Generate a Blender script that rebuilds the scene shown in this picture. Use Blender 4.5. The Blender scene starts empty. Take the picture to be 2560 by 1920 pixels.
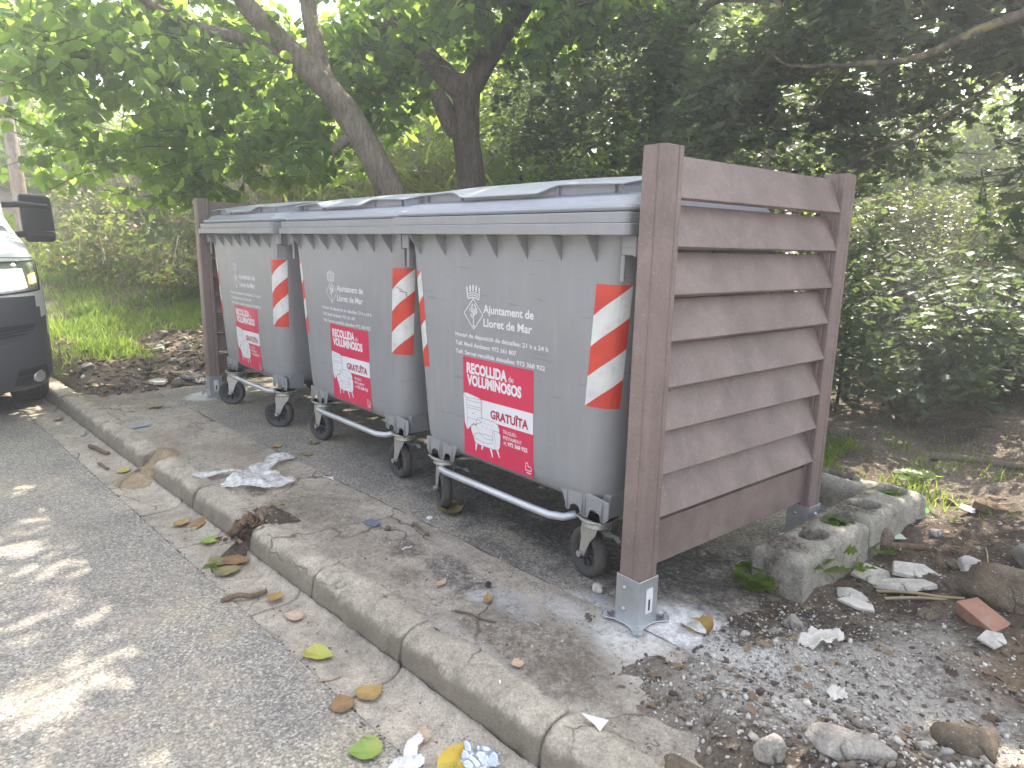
import bpy, bmesh, math, random
import numpy as np
from mathutils import Vector, Matrix, noise as mnoise
R = math.radians
random.seed(7); rng = np.random.default_rng(7)
S = bpy.context.scene
COL = S.collection

# ------------------------------------------------------------------ camera, sky, sun, exposure
CAM = Vector((3.4192, -1.5143, 1.2377))
def cam_axes():
    y, p, r = R(50.7736), R(-11.6285), R(1.143)
    F = Vector((-math.sin(y)*math.cos(p), math.cos(y)*math.cos(p), math.sin(p)))
    A = Vector((math.cos(y), math.sin(y), 0)); U = A.cross(F)
    return F, A*math.cos(r)+U*math.sin(r), U*math.cos(r)-A*math.sin(r)
_F, _R, _U = cam_axes()
cd = bpy.data.cameras.new('camera'); co = bpy.data.objects.new('camera', cd); COL.objects.link(co)
co.matrix_world = Matrix(((_R.x, _U.x, -_F.x, CAM.x), (_R.y, _U.y, -_F.y, CAM.y), (_R.z, _U.z, -_F.z, CAM.z), (0, 0, 0, 1)))
cd.sensor_width = 36.0; cd.lens = 1699.57/2560*36.0; cd.clip_start = 0.05; cd.clip_end = 500
S.camera = co
SUN_AZ, SUN_EL = R(112.0), R(47.0)          # direction towards the sun, azimuth from +X
SUN = Vector((math.cos(SUN_AZ)*math.cos(SUN_EL), math.sin(SUN_AZ)*math.cos(SUN_EL), math.sin(SUN_EL)))
w = bpy.data.worlds.new('World'); S.world = w; w.use_nodes = True
nt = w.node_tree; bg = nt.nodes['Background']
sk = nt.nodes.new('ShaderNodeTexSky'); sk.sky_type = 'NISHITA'; sk.sun_disc = False
sk.sun_elevation = SUN_EL; sk.sun_rotation = math.pi/2-SUN_AZ; sk.air_density = 1.0; sk.dust_density = 3.0; sk.ozone_density = 1.0
hs = nt.nodes.new('ShaderNodeHueSaturation'); hs.inputs['Saturation'].default_value = .50   # the camera's white balance
nt.links.new(sk.outputs[0], hs.inputs['Color']); nt.links.new(hs.outputs[0], bg.inputs[0]); bg.inputs[1].default_value = 0.15
sl = bpy.data.lights.new('sun', 'SUN'); sl.energy = 4.0; sl.angle = R(0.5); sl.color = (1.0, .90, .76)
so = bpy.data.objects.new('sun', sl); COL.objects.link(so); so.rotation_euler = SUN.to_track_quat('Z', 'Y').to_euler()
S.view_settings.view_transform = 'Standard'; S.view_settings.look = 'None'; S.view_settings.gamma = 1
S.view_settings.exposure = 2.1
S.cycles.use_denoising = True
S.cycles.max_bounces = 8; S.cycles.diffuse_bounces = 4; S.cycles.glossy_bounces = 2; S.cycles.transmission_bounces = 4; S.cycles.transparent_max_bounces = 6
S.cycles.sample_clamp_indirect = 6
S.cycles.caustics_reflective = False; S.cycles.caustics_refractive = False

# ------------------------------------------------------------------ helpers
def tag(o, label=None, cat=None, group=None, kind=None):
    if label: o['label'] = label
    if cat: o['category'] = cat
    if group: o['group'] = group
    if kind: o['kind'] = kind
    return o
def empty(name, loc=(0, 0, 0), rz=0):
    o = bpy.data.objects.new(name, None); COL.objects.link(o); o.location = loc; o.rotation_euler = (0, 0, rz); o.empty_display_size = .1
    return o
def copy_tree(o, parent=None):
    c = o.copy(); COL.objects.link(c); c.parent = parent
    for ch in [x for x in bpy.data.objects if x.parent is o]:
        d = copy_tree(ch, c)
    return c

def fast(name, V, F, mats=None, parent=None, fm=None, smooth=False, loc=None):
    """V (n,3) array; F: list of lists, or (m,k) array."""
    me = bpy.data.meshes.new(name)
    V = np.asarray(V, dtype=np.float32)
    if isinstance(F, np.ndarray):
        n, k = F.shape; flat = F.reshape(-1).astype(np.int32); tot = np.full(n, k, np.int32)
    else:
        tot = np.array([len(f) for f in F], np.int32); flat = np.fromiter((i for f in F for i in f), np.int32)
    st = np.concatenate(([0], np.cumsum(tot)[:-1])).astype(np.int32)
    me.vertices.add(len(V)); me.vertices.foreach_set('co', V.reshape(-1))
    me.loops.add(len(flat)); me.loops.foreach_set('vertex_index', flat)
    me.polygons.add(len(tot)); me.polygons.foreach_set('loop_start', st); me.polygons.foreach_set('loop_total', tot)
    for m in (mats if isinstance(mats, (list, tuple)) else [mats]):
        if m: me.materials.append(m)
    if fm is not None: me.polygons.foreach_set('material_index', np.asarray(fm, np.int32))
    if smooth: me.polygons.foreach_set('use_smooth', np.ones(len(tot), bool))
    me.update(calc_edges=True); me.validate()
    o = bpy.data.objects.new(name, me); COL.objects.link(o)
    if parent: o.parent = parent
    if loc is not None: o.location = loc
    return o

class MB:
    """collects simple solids; build() links them as one mesh"""
    def __init__(s): s.V = []; s.F = []; s.M = []; s.SM = []
    def add(s, vs, fs, m=0, sm=False):
        b = len(s.V); s.V += [tuple(v) for v in vs]
        for f in fs: s.F.append([b+i for i in f]); s.M.append(m); s.SM.append(sm)
        return s
    def box(s, c, d, rot=None, m=0):
        vs = []
        for z in (-.5, .5):
            for (x, y) in ((-.5, -.5), (.5, -.5), (.5, .5), (-.5, .5)):
                v = Vector((x*d[0], y*d[1], z*d[2]))
                if rot: v = rot @ v
                vs.append(v+Vector(c))
        return s.add(vs, [(3, 2, 1, 0), (4, 5, 6, 7), (0, 1, 5, 4), (1, 2, 6, 5), (2, 3, 7, 6), (3, 0, 4, 7)], m)
    def tube(s, pts, rad, seg=10, m=0, cap=True, sm=True):
        pts = [Vector(p) for p in pts]; n = len(pts)
        rad = [rad]*n if not hasattr(rad, '__len__') else rad
        b = []; up = None
        for i, p in enumerate(pts):
            t = (pts[min(i+1, n-1)]-pts[max(i-1, 0)]).normalized()
            if up is None:
                up = Vector((0, 0, 1)) if abs(t.z) < .9 else Vector((1, 0, 0))
            a = t.cross(up).normalized(); up = a.cross(t).normalized()
            for k in range(seg):
                th = 2*math.pi*k/seg; b.append(p+(a*math.cos(th)+up*math.sin(th))*rad[i])
        fs = [(i*seg+k, i*seg+(k+1) % seg, (i+1)*seg+(k+1) % seg, (i+1)*seg+k) for i in range(n-1) for k in range(seg)]
        s.add(b, fs, m, sm)
        if cap:
            s.add(b[:seg], [tuple(range(seg))[::-1]], m); s.add(b[-seg:], [tuple(range(seg))], m)
        return s
    def lathe(s, prof, seg=24, mat=None, m=0, sm=True, close=False):
        """prof: (r, z) list around local z; mat: 4x4 placing it"""
        vs = []
        for (r, z) in prof:
            for k in range(seg):
                a = 2*math.pi*k/seg; v = Vector((r*math.cos(a), r*math.sin(a), z)); vs.append((mat @ v) if mat else v)
        n = len(prof); rng_ = range(n) if close else range(n-1)
        fs = [(i*seg+k, i*seg+(k+1) % seg, ((i+1) % n)*seg+(k+1) % seg, ((i+1) % n)*seg+k) for i in rng_ for k in range(seg)]
        return s.add(vs, fs, m, sm)
    def prism(s, poly, depth, mat, m=0):
        """poly in local xy, extruded depth in local +z"""
        n = len(poly); vs = [mat @ Vector((x, y, 0)) for x, y in poly]+[mat @ Vector((x, y, depth)) for x, y in poly]
        fs = [tuple(range(n))[::-1], tuple(range(n, 2*n))]+[(i, (i+1) % n, n+(i+1) % n, n+i) for i in range(n)]
        return s.add(vs, fs, m)
    def build(s, name, mats, parent=None, bevel=0, seg=2, loc=None):
        o = fast(name, np.array(s.V), s.F, mats, parent, s.M, False, loc)
        o.data.polygons.foreach_set('use_smooth', np.array(s.SM, bool)); o.data.update()
        if bevel:
            b = o.modifiers.new('bevel', 'BEVEL'); b.width = bevel; b.segments = seg; b.limit_method = 'ANGLE'; b.angle_limit = R(40)
        return o

# ------------------------------------------------------------------ materials
def new_mat(name):
    m = bpy.data.materials.new(name); m.use_nodes = True; nt = m.node_tree
    return m, nt, nt.nodes['Principled BSDF']
def node(nt, typ, **kw):
    n = nt.nodes.new(typ)
    for k, v in kw.items():
        if k.startswith('i_'): n.inputs[k[2:].replace('_', ' ')].default_value = v
        else: setattr(n, k, v)
    return n
def coords(nt, mode='Object'):
    return node(nt, 'ShaderNodeTexCoord').outputs[mode]
def tex_noise(nt, vec, scale, detail=6, rough=.6, dist=0):
    n = node(nt, 'ShaderNodeTexNoise'); n.inputs['Scale'].default_value = scale; n.inputs['Detail'].default_value = detail
    n.inputs['Roughness'].default_value = rough; n.inputs['Distortion'].default_value = dist; nt.links.new(vec, n.inputs['Vector']); return n.outputs['Fac']
def ramp(nt, fac, stops):
    n = node(nt, 'ShaderNodeValToRGB'); e = n.color_ramp.elements
    while len(e) > 1: e.remove(e[-1])
    for i, (p, c) in enumerate(stops):
        el = e[0] if i == 0 else e.new(p); el.position = p; el.color = (c[0], c[1], c[2], 1) if hasattr(c, '__len__') else (c, c, c, 1)
    nt.links.new(fac, n.inputs[0]); return n.outputs[0]
def mix(nt, fac, a, b, blend='MIX'):
    n = node(nt, 'ShaderNodeMix', data_type='RGBA', blend_type=blend)
    for s, v in ((n.inputs[0], fac), (n.inputs[6], a), (n.inputs[7], b)):
        if hasattr(v, 'is_linked') or hasattr(v, 'links'): nt.links.new(v, s)
        elif hasattr(v, '__len__'): s.default_value = (v[0], v[1], v[2], 1)
        else: s.default_value = v
    return n.outputs[2]
def mth(nt, op, a, b=None, clamp=False):
    n = node(nt, 'ShaderNodeMath', operation=op, use_clamp=clamp)
    for i, v in enumerate((a, b)):
        if v is None: continue
        if isinstance(v, (int, float)): n.inputs[i].default_value = v
        else: nt.links.new(v, n.inputs[i])
    return n.outputs[0]
def bump(nt, bs, h, strength=.3, dist=.01, prev=None):
    n = node(nt, 'ShaderNodeBump'); n.inputs['Strength'].default_value = strength; n.inputs['Distance'].default_value = dist
    nt.links.new(h, n.inputs['Height'])
    if prev is not None: nt.links.new(prev, n.inputs['Normal'])
    nt.links.new(n.outputs[0], bs.inputs['Normal']); return n.outputs[0]
def simple(name, col, rough=.6, metal=0, var=.12, scale=6, bump_s=0, bscale=60, bdist=.002, spec=.5, coat=0, dirt=None, dirt_amt=.5, dirt_scale=3):
    m, nt, b = new_mat(name); v = coords(nt)
    f = tex_noise(nt, v, scale)
    c = ramp(nt, f, [(.3, [x*(1-var) for x in col]), (.7, [min(1, x*(1+var)) for x in col])])
    if dirt:
        g = ramp(nt, tex_noise(nt, v, dirt_scale, 8, .7, .5), [(.5, 0), (.68, dirt_amt)])
        c = mix(nt, g, c, dirt)
    nt.links.new(c, b.inputs['Base Color']); b.inputs['Metallic'].default_value = metal
    b.inputs['Specular IOR Level'].default_value = spec
    nt.links.new(ramp(nt, tex_noise(nt, v, scale*2.3), [(.3, max(0, rough-.08)), (.7, min(1, rough+.1))]), b.inputs['Roughness'])
    if coat: b.inputs['Coat Weight'].default_value = coat
    if bump_s: bump(nt, b, tex_noise(nt, v, bscale, 8), bump_s, bdist)
    return m
def patch(nt, vec, nz, x, y, r, soft=.5, amp=.6, sx=1, sy=1):
    """0..1 mask round (x,y), ragged by the noise nz"""
    mp = node(nt, 'ShaderNodeMapping'); mp.inputs['Location'].default_value = (-x/sx, -y/sy, 0); mp.inputs['Scale'].default_value = (1/sx, 1/sy, 0)
    nt.links.new(vec, mp.inputs['Vector'])
    l = node(nt, 'ShaderNodeVectorMath', operation='LENGTH'); nt.links.new(mp.outputs[0], l.inputs[0])
    d = mth(nt, 'ADD', l.outputs['Value'], mth(nt, 'MULTIPLY', mth(nt, 'SUBTRACT', nz, .5), amp*r*2))
    mr = node(nt, 'ShaderNodeMapRange'); mr.interpolation_type = 'SMOOTHSTEP'
    mr.inputs['From Min'].default_value = r; mr.inputs['From Max'].default_value = r*(1-soft); mr.inputs['To Min'].default_value = 0; mr.inputs['To Max'].default_value = 1
    nt.links.new(d, mr.inputs['Value']); return mr.outputs[0]
def voro(nt, vec, scale, feature='F1', out='Color', rnd=1):
    n = node(nt, 'ShaderNodeTexVoronoi', feature=feature); n.inputs['Scale'].default_value = scale; n.inputs['Randomness'].default_value = rnd
    nt.links.new(vec, n.inputs['Vector']); return n.outputs[out]

def asphalt_mat(name, base=.17, warm=1.0, patches=(), agg=1.0):
    m, nt, b = new_mat(name); v = coords(nt)
    vd = node(nt, 'ShaderNodeVectorMath', operation='ADD'); nt.links.new(v, vd.inputs[0])
    nn = node(nt, 'ShaderNodeTexNoise'); nn.inputs['Scale'].default_value = 55; nt.links.new(v, nn.inputs['Vector'])
    sc = node(nt, 'ShaderNodeVectorMath', operation='SCALE'); nt.links.new(nn.outputs['Color'], sc.inputs[0]); sc.inputs['Scale'].default_value = .012
    nt.links.new(sc.outputs[0], vd.inputs[1]); vv = vd.outputs[0]
    cell = node(nt, 'ShaderNodeSeparateColor'); nt.links.new(voro(nt, vv, 78), cell.inputs[0])
    cell2 = node(nt, 'ShaderNodeSeparateColor'); nt.links.new(voro(nt, vv, 160), cell2.inputs[0])
    d1 = voro(nt, vv, 78, 'F1', 'Distance')
    stone = ramp(nt, cell.outputs[0], [(0, (base*.55, base*.53, base*.50)), (.3, (base*.85, base*.82, base*.77)), (.7, (base*1.18, base*1.12, base*1.03)), (1, (base*1.7, base*1.6, base*1.44))])
    fine = ramp(nt, cell2.outputs[1], [(0, (base*.42, base*.41, base*.39)), (.6, (base*.80, base*.77, base*.72)), (1, (base*1.35, base*1.27, base*1.15))])
    c = mix(nt, ramp(nt, d1, [(.30, 0), (.5, 1)]), stone, fine)
    c = mix(nt, .8, c, ramp(nt, tex_noise(nt, v, 1.3, 8, .65), [(.28, (.60, .585, .56)), (.5, (.98, .94, .88)), (.72, (1.35*warm, 1.24*warm, 1.06))]), 'MULTIPLY')
    # sandy dust lying in streaks
    du = ramp(nt, tex_noise(nt, v, 2.6, 9, .72, 1.2), [(.50, 0), (.70, .65)])
    c = mix(nt, mth(nt, 'MULTIPLY', du, ramp(nt, tex_noise(nt, v, 40, 3), [(.4, .3), (.6, 1)])), c, (.42, .34, .25))
    nz = tex_noise(nt, v, 7, 8, .7)
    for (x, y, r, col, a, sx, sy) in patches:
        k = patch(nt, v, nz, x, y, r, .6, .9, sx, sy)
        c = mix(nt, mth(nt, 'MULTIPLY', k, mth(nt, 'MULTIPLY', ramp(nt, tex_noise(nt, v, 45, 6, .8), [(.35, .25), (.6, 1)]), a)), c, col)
    nt.links.new(c, b.inputs['Base Color']); b.inputs['Roughness'].default_value = .92; b.inputs['Specular IOR Level'].default_value = .3
    n1 = bump(nt, b, mth(nt, 'SUBTRACT', 1.0, d1), .55*agg, .006)
    bump(nt, b, tex_noise(nt, v, 160, 4), .5, .003, n1)
    return m
def concrete_mat(name, base=(.29, .265, .235), patches=(), speck=1.0, mossy=.2, face=0, bs=.5):
    m, nt, b = new_mat(name); v = coords(nt)
    big = tex_noise(nt, v, 2.2, 9, .68, .4)
    c = ramp(nt, big, [(.28, [x*.55 for x in base]), (.45, [x*.86 for x in base]), (.6, [x*1.10 for x in base]), (.76, [min(1, x*1.45) for x in base])])
    c = mix(nt, .75*speck, c, ramp(nt, tex_noise(nt, v, 130, 6, .75), [(.3, .35), (.46, .92), (.58, 1.12), (.72, 1.8)]), 'MULTIPLY')
    c = mix(nt, .75, c, ramp(nt, tex_noise(nt, v, 18, 9, .85), [(.33, .45), (.5, 1), (.68, 1.4)]), 'MULTIPLY')
    st = voro(nt, v, 120, 'F1', 'Distance'); cc = node(nt, 'ShaderNodeSeparateColor'); nt.links.new(voro(nt, v, 120), cc.inputs[0])
    peb = mth(nt, 'MULTIPLY', ramp(nt, st, [(.2, 1), (.32, 0)]), ramp(nt, cc.outputs[0], [(.72, 0), (.78, 1)]))
    c = mix(nt, mth(nt, 'MULTIPLY', peb, .7), c, ramp(nt, cc.outputs[1], [(0, (.12, .11, .1)), (.5, (.38, .35, .3)), (1, (.55, .5, .45))]))
    if mossy:
        g = ramp(nt, tex_noise(nt, v, 3.7, 9, .75, .6), [(.56, 0), (.7, mossy)]); c = mix(nt, g, c, (.13, .125, .08))
    if mossy:     # hairline cracks with dirt in them
        cv = node(nt, 'ShaderNodeVectorMath', operation='ADD'); nt.links.new(v, cv.inputs[0]); cn = node(nt, 'ShaderNodeTexNoise'); cn.inputs['Scale'].default_value = 5; cn.inputs['Detail'].default_value = 8; nt.links.new(v, cn.inputs['Vector'])
        cs = node(nt, 'ShaderNodeVectorMath', operation='SCALE'); cs.inputs['Scale'].default_value = .22; nt.links.new(cn.outputs['Color'], cs.inputs[0]); nt.links.new(cs.outputs[0], cv.inputs[1])
        ck = ramp(nt, voro(nt, cv.outputs[0], 1.9, 'DISTANCE_TO_EDGE', 'Distance'), [(.004, 1), (.011, 0)])
        c = mix(nt, mth(nt, 'MULTIPLY', ck, ramp(nt, tex_noise(nt, v, 1.7, 3), [(.48, 0), (.56, .75)])), c, (.06, .052, .042))
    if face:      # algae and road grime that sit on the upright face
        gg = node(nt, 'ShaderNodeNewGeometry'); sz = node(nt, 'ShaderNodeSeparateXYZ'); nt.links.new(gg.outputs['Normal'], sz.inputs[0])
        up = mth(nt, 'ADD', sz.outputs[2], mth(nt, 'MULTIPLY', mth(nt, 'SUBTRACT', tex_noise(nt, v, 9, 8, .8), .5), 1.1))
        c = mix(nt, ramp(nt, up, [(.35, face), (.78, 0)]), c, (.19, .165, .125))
    nz = tex_noise(nt, v, 7, 8, .7)
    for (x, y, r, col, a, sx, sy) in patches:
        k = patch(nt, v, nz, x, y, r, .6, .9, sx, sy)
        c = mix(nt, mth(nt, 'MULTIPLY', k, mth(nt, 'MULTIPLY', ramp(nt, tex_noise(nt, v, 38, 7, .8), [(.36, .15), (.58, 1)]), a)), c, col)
    if patches and face == 0:
        c = mix(nt, mth(nt, 'MULTIPLY', ramp(nt, tex_noise(nt, v, 11, 9, .8, .5), [(.50, 0), (.60, 1)]), ramp(nt, tex_noise(nt, v, 75, 6, .8), [(.50, 0), (.58, .8)])), c, (.055, .05, .045))
        c = mix(nt, mth(nt, 'MULTIPLY', ramp(nt, tex_noise(nt, v, 6.5, 9, .8, .8), [(.53, 0), (.66, 1)]), ramp(nt, tex_noise(nt, v, 95, 6, .8), [(.48, .1), (.58, .75)])), c, (.55, .52, .47))
    nt.links.new(c, b.inputs['Base Color']); b.inputs['Roughness'].default_value = .9; b.inputs['Specular IOR Level'].default_value = .25
    n1 = bump(nt, b, tex_noise(nt, v, 35, 9, .75), bs, .012)
    bump(nt, b, tex_noise(nt, v, 150, 5), .7, .004, n1)
    return m
def soil_mat(name):
    m, nt, b = new_mat(name); v = coords(nt)
    big = tex_noise(nt, v, 1.6, 9, .7, .5)
    c = ramp(nt, big, [(.3, (.085, .064, .048)), (.48, (.155, .122, .092)), (.62, (.24, .197, .155)), (.8, (.34, .295, .24))])
    c = mix(nt, .8, c, ramp(nt, tex_noise(nt, v, 60, 8, .8), [(.3, .35), (.5, .95), (.72, 1.8)]), 'MULTIPLY')
    cc = node(nt, 'ShaderNodeSeparateColor'); nt.links.new(voro(nt, v, 75), cc.inputs[0]); d = voro(nt, v, 75, 'F1', 'Distance')
    peb = mth(nt, 'MULTIPLY', ramp(nt, d, [(.25, 1), (.4, 0)]), ramp(nt, cc.outputs[0], [(.62, 0), (.7, .9)]))
    c = mix(nt, peb, c, ramp(nt, cc.outputs[1], [(0, (.16, .14, .12)), (.5, (.34, .31, .27)), (1, (.6, .57, .52))]))
    nz = tex_noise(nt, v, 6, 9, .72)
    ash = (.56, .53, .485)
    for (x, y, r, col, a, sx, sy) in (
            (2.75, .35, .42, ash, .85, 1.1, 1), (2.60, .30, .24, ash, .7, 1, 1), (2.45, .0, .26, ash, .6, 1, .9), (2.35, -.25, .30, (.25, .21, .165), .8, 1, .9), (2.15, -.05, .26, (.24, .21, .175), .85, .8, 1.2), (2.45, .18, .2, (.6, .57, .52), .75, 1.2, .6), (2.95, .30, .25, ash, .6, 1, 1),
            (2.40, .20, .16, (.80, .78, .74), 1, 1.3, .6), (2.28, .24, .14, (.86, .85, .83), 1, 1, 1), (2.62, .08, .2, (.66, .63, .58), .8, 1.3, .5), (2.75, .72, .28, (.5, .48, .44), .7, 1, .7), (2.30, .20, .12, (.62, .6, .57), .8, 1, 1),
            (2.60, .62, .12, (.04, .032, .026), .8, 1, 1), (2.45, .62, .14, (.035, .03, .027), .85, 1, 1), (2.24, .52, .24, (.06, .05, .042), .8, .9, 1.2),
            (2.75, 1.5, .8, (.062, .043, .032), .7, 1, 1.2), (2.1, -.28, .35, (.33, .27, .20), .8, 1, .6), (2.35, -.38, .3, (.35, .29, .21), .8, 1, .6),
            (3.0, .7, .22, (.31, .22, .13), .6, 1, 1), (-5.5, 1.5, 4.0, (.12, .115, .05), .8, 1, .9), (-4.0, .5, 1.4, (.17, .135, .10), .7, 1, 1)):
        k = patch(nt, v, nz, x, y, r, .7, .9, sx, sy)
        c = mix(nt, mth(nt, 'MULTIPLY', k, mth(nt, 'MULTIPLY', ramp(nt, tex_noise(nt, v, 42, 7, .8), [(.38, .1), (.56, 1)]), a)), c, col)
    c = mix(nt, mth(nt, 'MULTIPLY', ramp(nt, tex_noise(nt, v, 9, 9, .8, .5), [(.48, 0), (.58, 1)]), ramp(nt, tex_noise(nt, v, 70, 6, .8), [(.48, 0), (.57, .8)])), c, (.045, .036, .03))
    c = mix(nt, mth(nt, 'MULTIPLY', ramp(nt, tex_noise(nt, v, 5.5, 9, .8, .8), [(.55, 0), (.67, 1)]), ramp(nt, tex_noise(nt, v, 80, 6, .8), [(.47, .1), (.57, .8)])), c, (.52, .49, .44))
    nt.links.new(c, b.inputs['Base Color']); b.inputs['Roughness'].default_value = .95; b.inputs['Specular IOR Level'].default_value = .2
    n1 = bump(nt, b, tex_noise(nt, v, 28, 9, .8), .8, .02)
    bump(nt, b, d, .5, .006, n1)
    return m
def leaf_mat(name, cols, trans=(.35, .5, .05), tw=.45, rough=.42, spec=.4, big=None):
    """leaf: glossy upper side plus light passing through"""
    m, nt, b = new_mat(name)
    g = node(nt, 'ShaderNodeNewGeometry'); r = g.outputs['Random Per Island']
    n = len(cols); c = ramp(nt, r, [(i/(n-1) if n > 1 else 0, cc) for i, cc in enumerate(cols)])
    c = mix(nt, .5, c, ramp(nt, tex_noise(nt, coords(nt), 1.1, 4), [(.35, .6), (.65, 1.35)]), 'MULTIPLY')
    nt.links.new(c, b.inputs['Base Color']); b.inputs['Roughness'].default_value = rough; b.inputs['Specular IOR Level'].default_value = spec
    t = node(nt, 'ShaderNodeBsdfTranslucent'); tc = mix(nt, .35, trans, ramp(nt, r, [(0, [x*.6 for x in trans]), (1, [min(1, x*1.4) for x in trans])]))
    nt.links.new(tc, t.inputs['Color'])
    mx = node(nt, 'ShaderNodeMixShader'); mx.inputs[0].default_value = tw
    nt.links.new(b.outputs[0], mx.inputs[1]); nt.links.new(t.outputs[0], mx.inputs[2])
    nt.links.new(mx.outputs[0], nt.nodes['Material Output'].inputs['Surface'])
    return m
def bark_mat(name, c0=(.10, .075, .06), c1=(.27, .22, .18), lichen=0):
    m, nt, b = new_mat(name); v = coords(nt)
    mp = node(nt, 'ShaderNodeMapping'); mp.inputs['Scale'].default_value = (1, 1, .22); nt.links.new(v, mp.inputs['Vector'])
    f = tex_noise(nt, mp.outputs[0], 38, 8, .75, .8)
    c = ramp(nt, f, [(.32, c0), (.5, [(a+b_)/2 for a, b_ in zip(c0, c1)]), (.68, c1)])
    c = mix(nt, .6, c, ramp(nt, tex_noise(nt, v, 4, 5), [(.35, .6), (.65, 1.3)]), 'MULTIPLY')
    if lichen: c = mix(nt, ramp(nt, tex_noise(nt, v, 14, 6), [(.52, 0), (.62, lichen)]), c, (.30, .27, .12))
    nt.links.new(c, b.inputs['Base Color']); b.inputs['Roughness'].default_value = .9; b.inputs['Specular IOR Level'].default_value = .2
    bump(nt, b, f, 1.0, .02)
    return m
WHITE = (.62, .60, .57)
M = {}
M['road'] = asphalt_mat('worn_asphalt', .36, 1.1)
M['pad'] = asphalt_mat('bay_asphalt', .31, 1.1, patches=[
    (1.95, .04, .22, (.74, .74, .74), .95, 1.2, .8), (2.16, .25, .20, (.86, .86, .86), 1, .9, .9), (2.2, .3, .12, (.9, .9, .9), 1, 1, 1), (2.12, .05, .14, (.66, .64, .60), .8, 1.2, 1), (1.75, -.02, .14, (.55, .55, .55), .6, 1.5, .7),
    (-2.2, -.1, .16, (.7, .7, .7), .95, 1.2, 1), (-1.95, .1, .14, (.6, .6, .6), .7, 1.4, .7),
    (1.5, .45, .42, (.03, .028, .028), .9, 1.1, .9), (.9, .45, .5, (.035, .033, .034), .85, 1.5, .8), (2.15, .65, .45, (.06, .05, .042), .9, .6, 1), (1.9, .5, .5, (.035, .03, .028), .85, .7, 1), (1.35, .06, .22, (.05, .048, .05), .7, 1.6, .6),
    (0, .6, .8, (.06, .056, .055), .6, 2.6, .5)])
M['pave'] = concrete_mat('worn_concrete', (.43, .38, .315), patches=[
    (2.12, .05, .17, (.78, .77, .75), .9, 1, 1), (2.28, -.02, .16, (.60, .57, .53), .8, 1.2, 1), (1.9, .0, .12, (.66, .65, .63), .7, 1.6, .7),
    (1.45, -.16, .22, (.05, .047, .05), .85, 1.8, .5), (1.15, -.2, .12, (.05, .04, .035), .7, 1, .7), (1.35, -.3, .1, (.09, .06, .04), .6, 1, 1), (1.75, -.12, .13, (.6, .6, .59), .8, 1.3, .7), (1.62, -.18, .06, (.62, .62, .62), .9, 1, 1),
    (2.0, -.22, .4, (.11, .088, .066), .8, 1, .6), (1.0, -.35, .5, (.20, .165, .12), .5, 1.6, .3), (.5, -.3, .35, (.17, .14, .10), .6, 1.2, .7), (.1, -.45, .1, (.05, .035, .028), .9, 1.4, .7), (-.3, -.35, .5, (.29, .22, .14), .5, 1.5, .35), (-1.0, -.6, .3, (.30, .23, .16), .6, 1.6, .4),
    (.35, -.42, .12, (.12, .12, .05), .6, 1, 1), (1.9, -.38, .15, (.55, .52, .48), .5, 1.7, .35), (-2.5, -.5, .5, (.15, .12, .09), .7, 1.2, .8)], mossy=.35, bs=.7)
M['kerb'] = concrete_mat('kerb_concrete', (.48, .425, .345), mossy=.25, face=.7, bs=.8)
M['gutter'] = concrete_mat('gutter_concrete', (.45, .395, .325), mossy=.22, bs=.5)
M['soil'] = soil_mat('soil')
def plastic(name, col, rough=.38, var=.06, scuff=.25):
    m, nt, b = new_mat(name); v0 = coords(nt)
    oi = node(nt, 'ShaderNodeObjectInfo'); va = node(nt, 'ShaderNodeVectorMath', operation='ADD'); nt.links.new(v0, va.inputs[0])
    k = mth(nt, 'MULTIPLY', oi.outputs['Random'], 23.0); cx = node(nt, 'ShaderNodeCombineXYZ'); nt.links.new(k, cx.inputs[0]); nt.links.new(k, cx.inputs[1]); nt.links.new(cx.outputs[0], va.inputs[1]); v = va.outputs[0]
    c = ramp(nt, tex_noise(nt, v, 2.5, 6), [(.3, [x*(1-var) for x in col]), (.7, [x*(1+var) for x in col])])
    mp = node(nt, 'ShaderNodeMapping'); mp.inputs['Scale'].default_value = (7, 7, .6); nt.links.new(v, mp.inputs['Vector'])
    st = ramp(nt, tex_noise(nt, mp.outputs[0], 3, 8, .75), [(.5, 0), (.75, scuff)])
    c = mix(nt, st, c, [min(1, x*1.5) for x in col])
    sm = ramp(nt, tex_noise(nt, v, 9, 9, .8, 1.5), [(.60, 0), (.72, scuff*1.6)]); c = mix(nt, sm, c, [x*.55 for x in col])
    mp2 = node(nt, 'ShaderNodeMapping'); mp2.inputs['Rotation'].default_value = (.3, .9, .4); mp2.inputs['Scale'].default_value = (3, 3, 34); nt.links.new(v, mp2.inputs['Vector'])
    c = mix(nt, ramp(nt, tex_noise(nt, mp2.outputs[0], 2.2, 3, .5, .3), [(.675, 0), (.69, scuff*1.8)]), c, [x*.6 for x in col])      # scratches
    mp3 = node(nt, 'ShaderNodeMapping'); mp3.inputs['Scale'].default_value = (26, 26, .9); nt.links.new(v, mp3.inputs['Vector'])
    c = mix(nt, ramp(nt, tex_noise(nt, mp3.outputs[0], 2.0, 4, .6), [(.60, 0), (.72, scuff*1.1)]), c, (.40, .38, .34))               # dried drips
    # dust film in blotches
    c = mix(nt, ramp(nt, tex_noise(nt, v, 1.7, 7, .7), [(.5, 0), (.75, .25)]), c, (.33, .31, .27))
    nt.links.new(c, b.inputs['Base Color'])
    nt.links.new(ramp(nt, tex_noise(nt, v, 5, 6, .7), [(.3, rough-.08), (.7, rough+.16)]), b.inputs['Roughness'])
    n1 = bump(nt, b, tex_noise(nt, v, 2.4, 3), .28, .03)
    bump(nt, b, tex_noise(nt, mp.outputs[0], 14, 6), .08, .002, n1)
    return m
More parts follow.
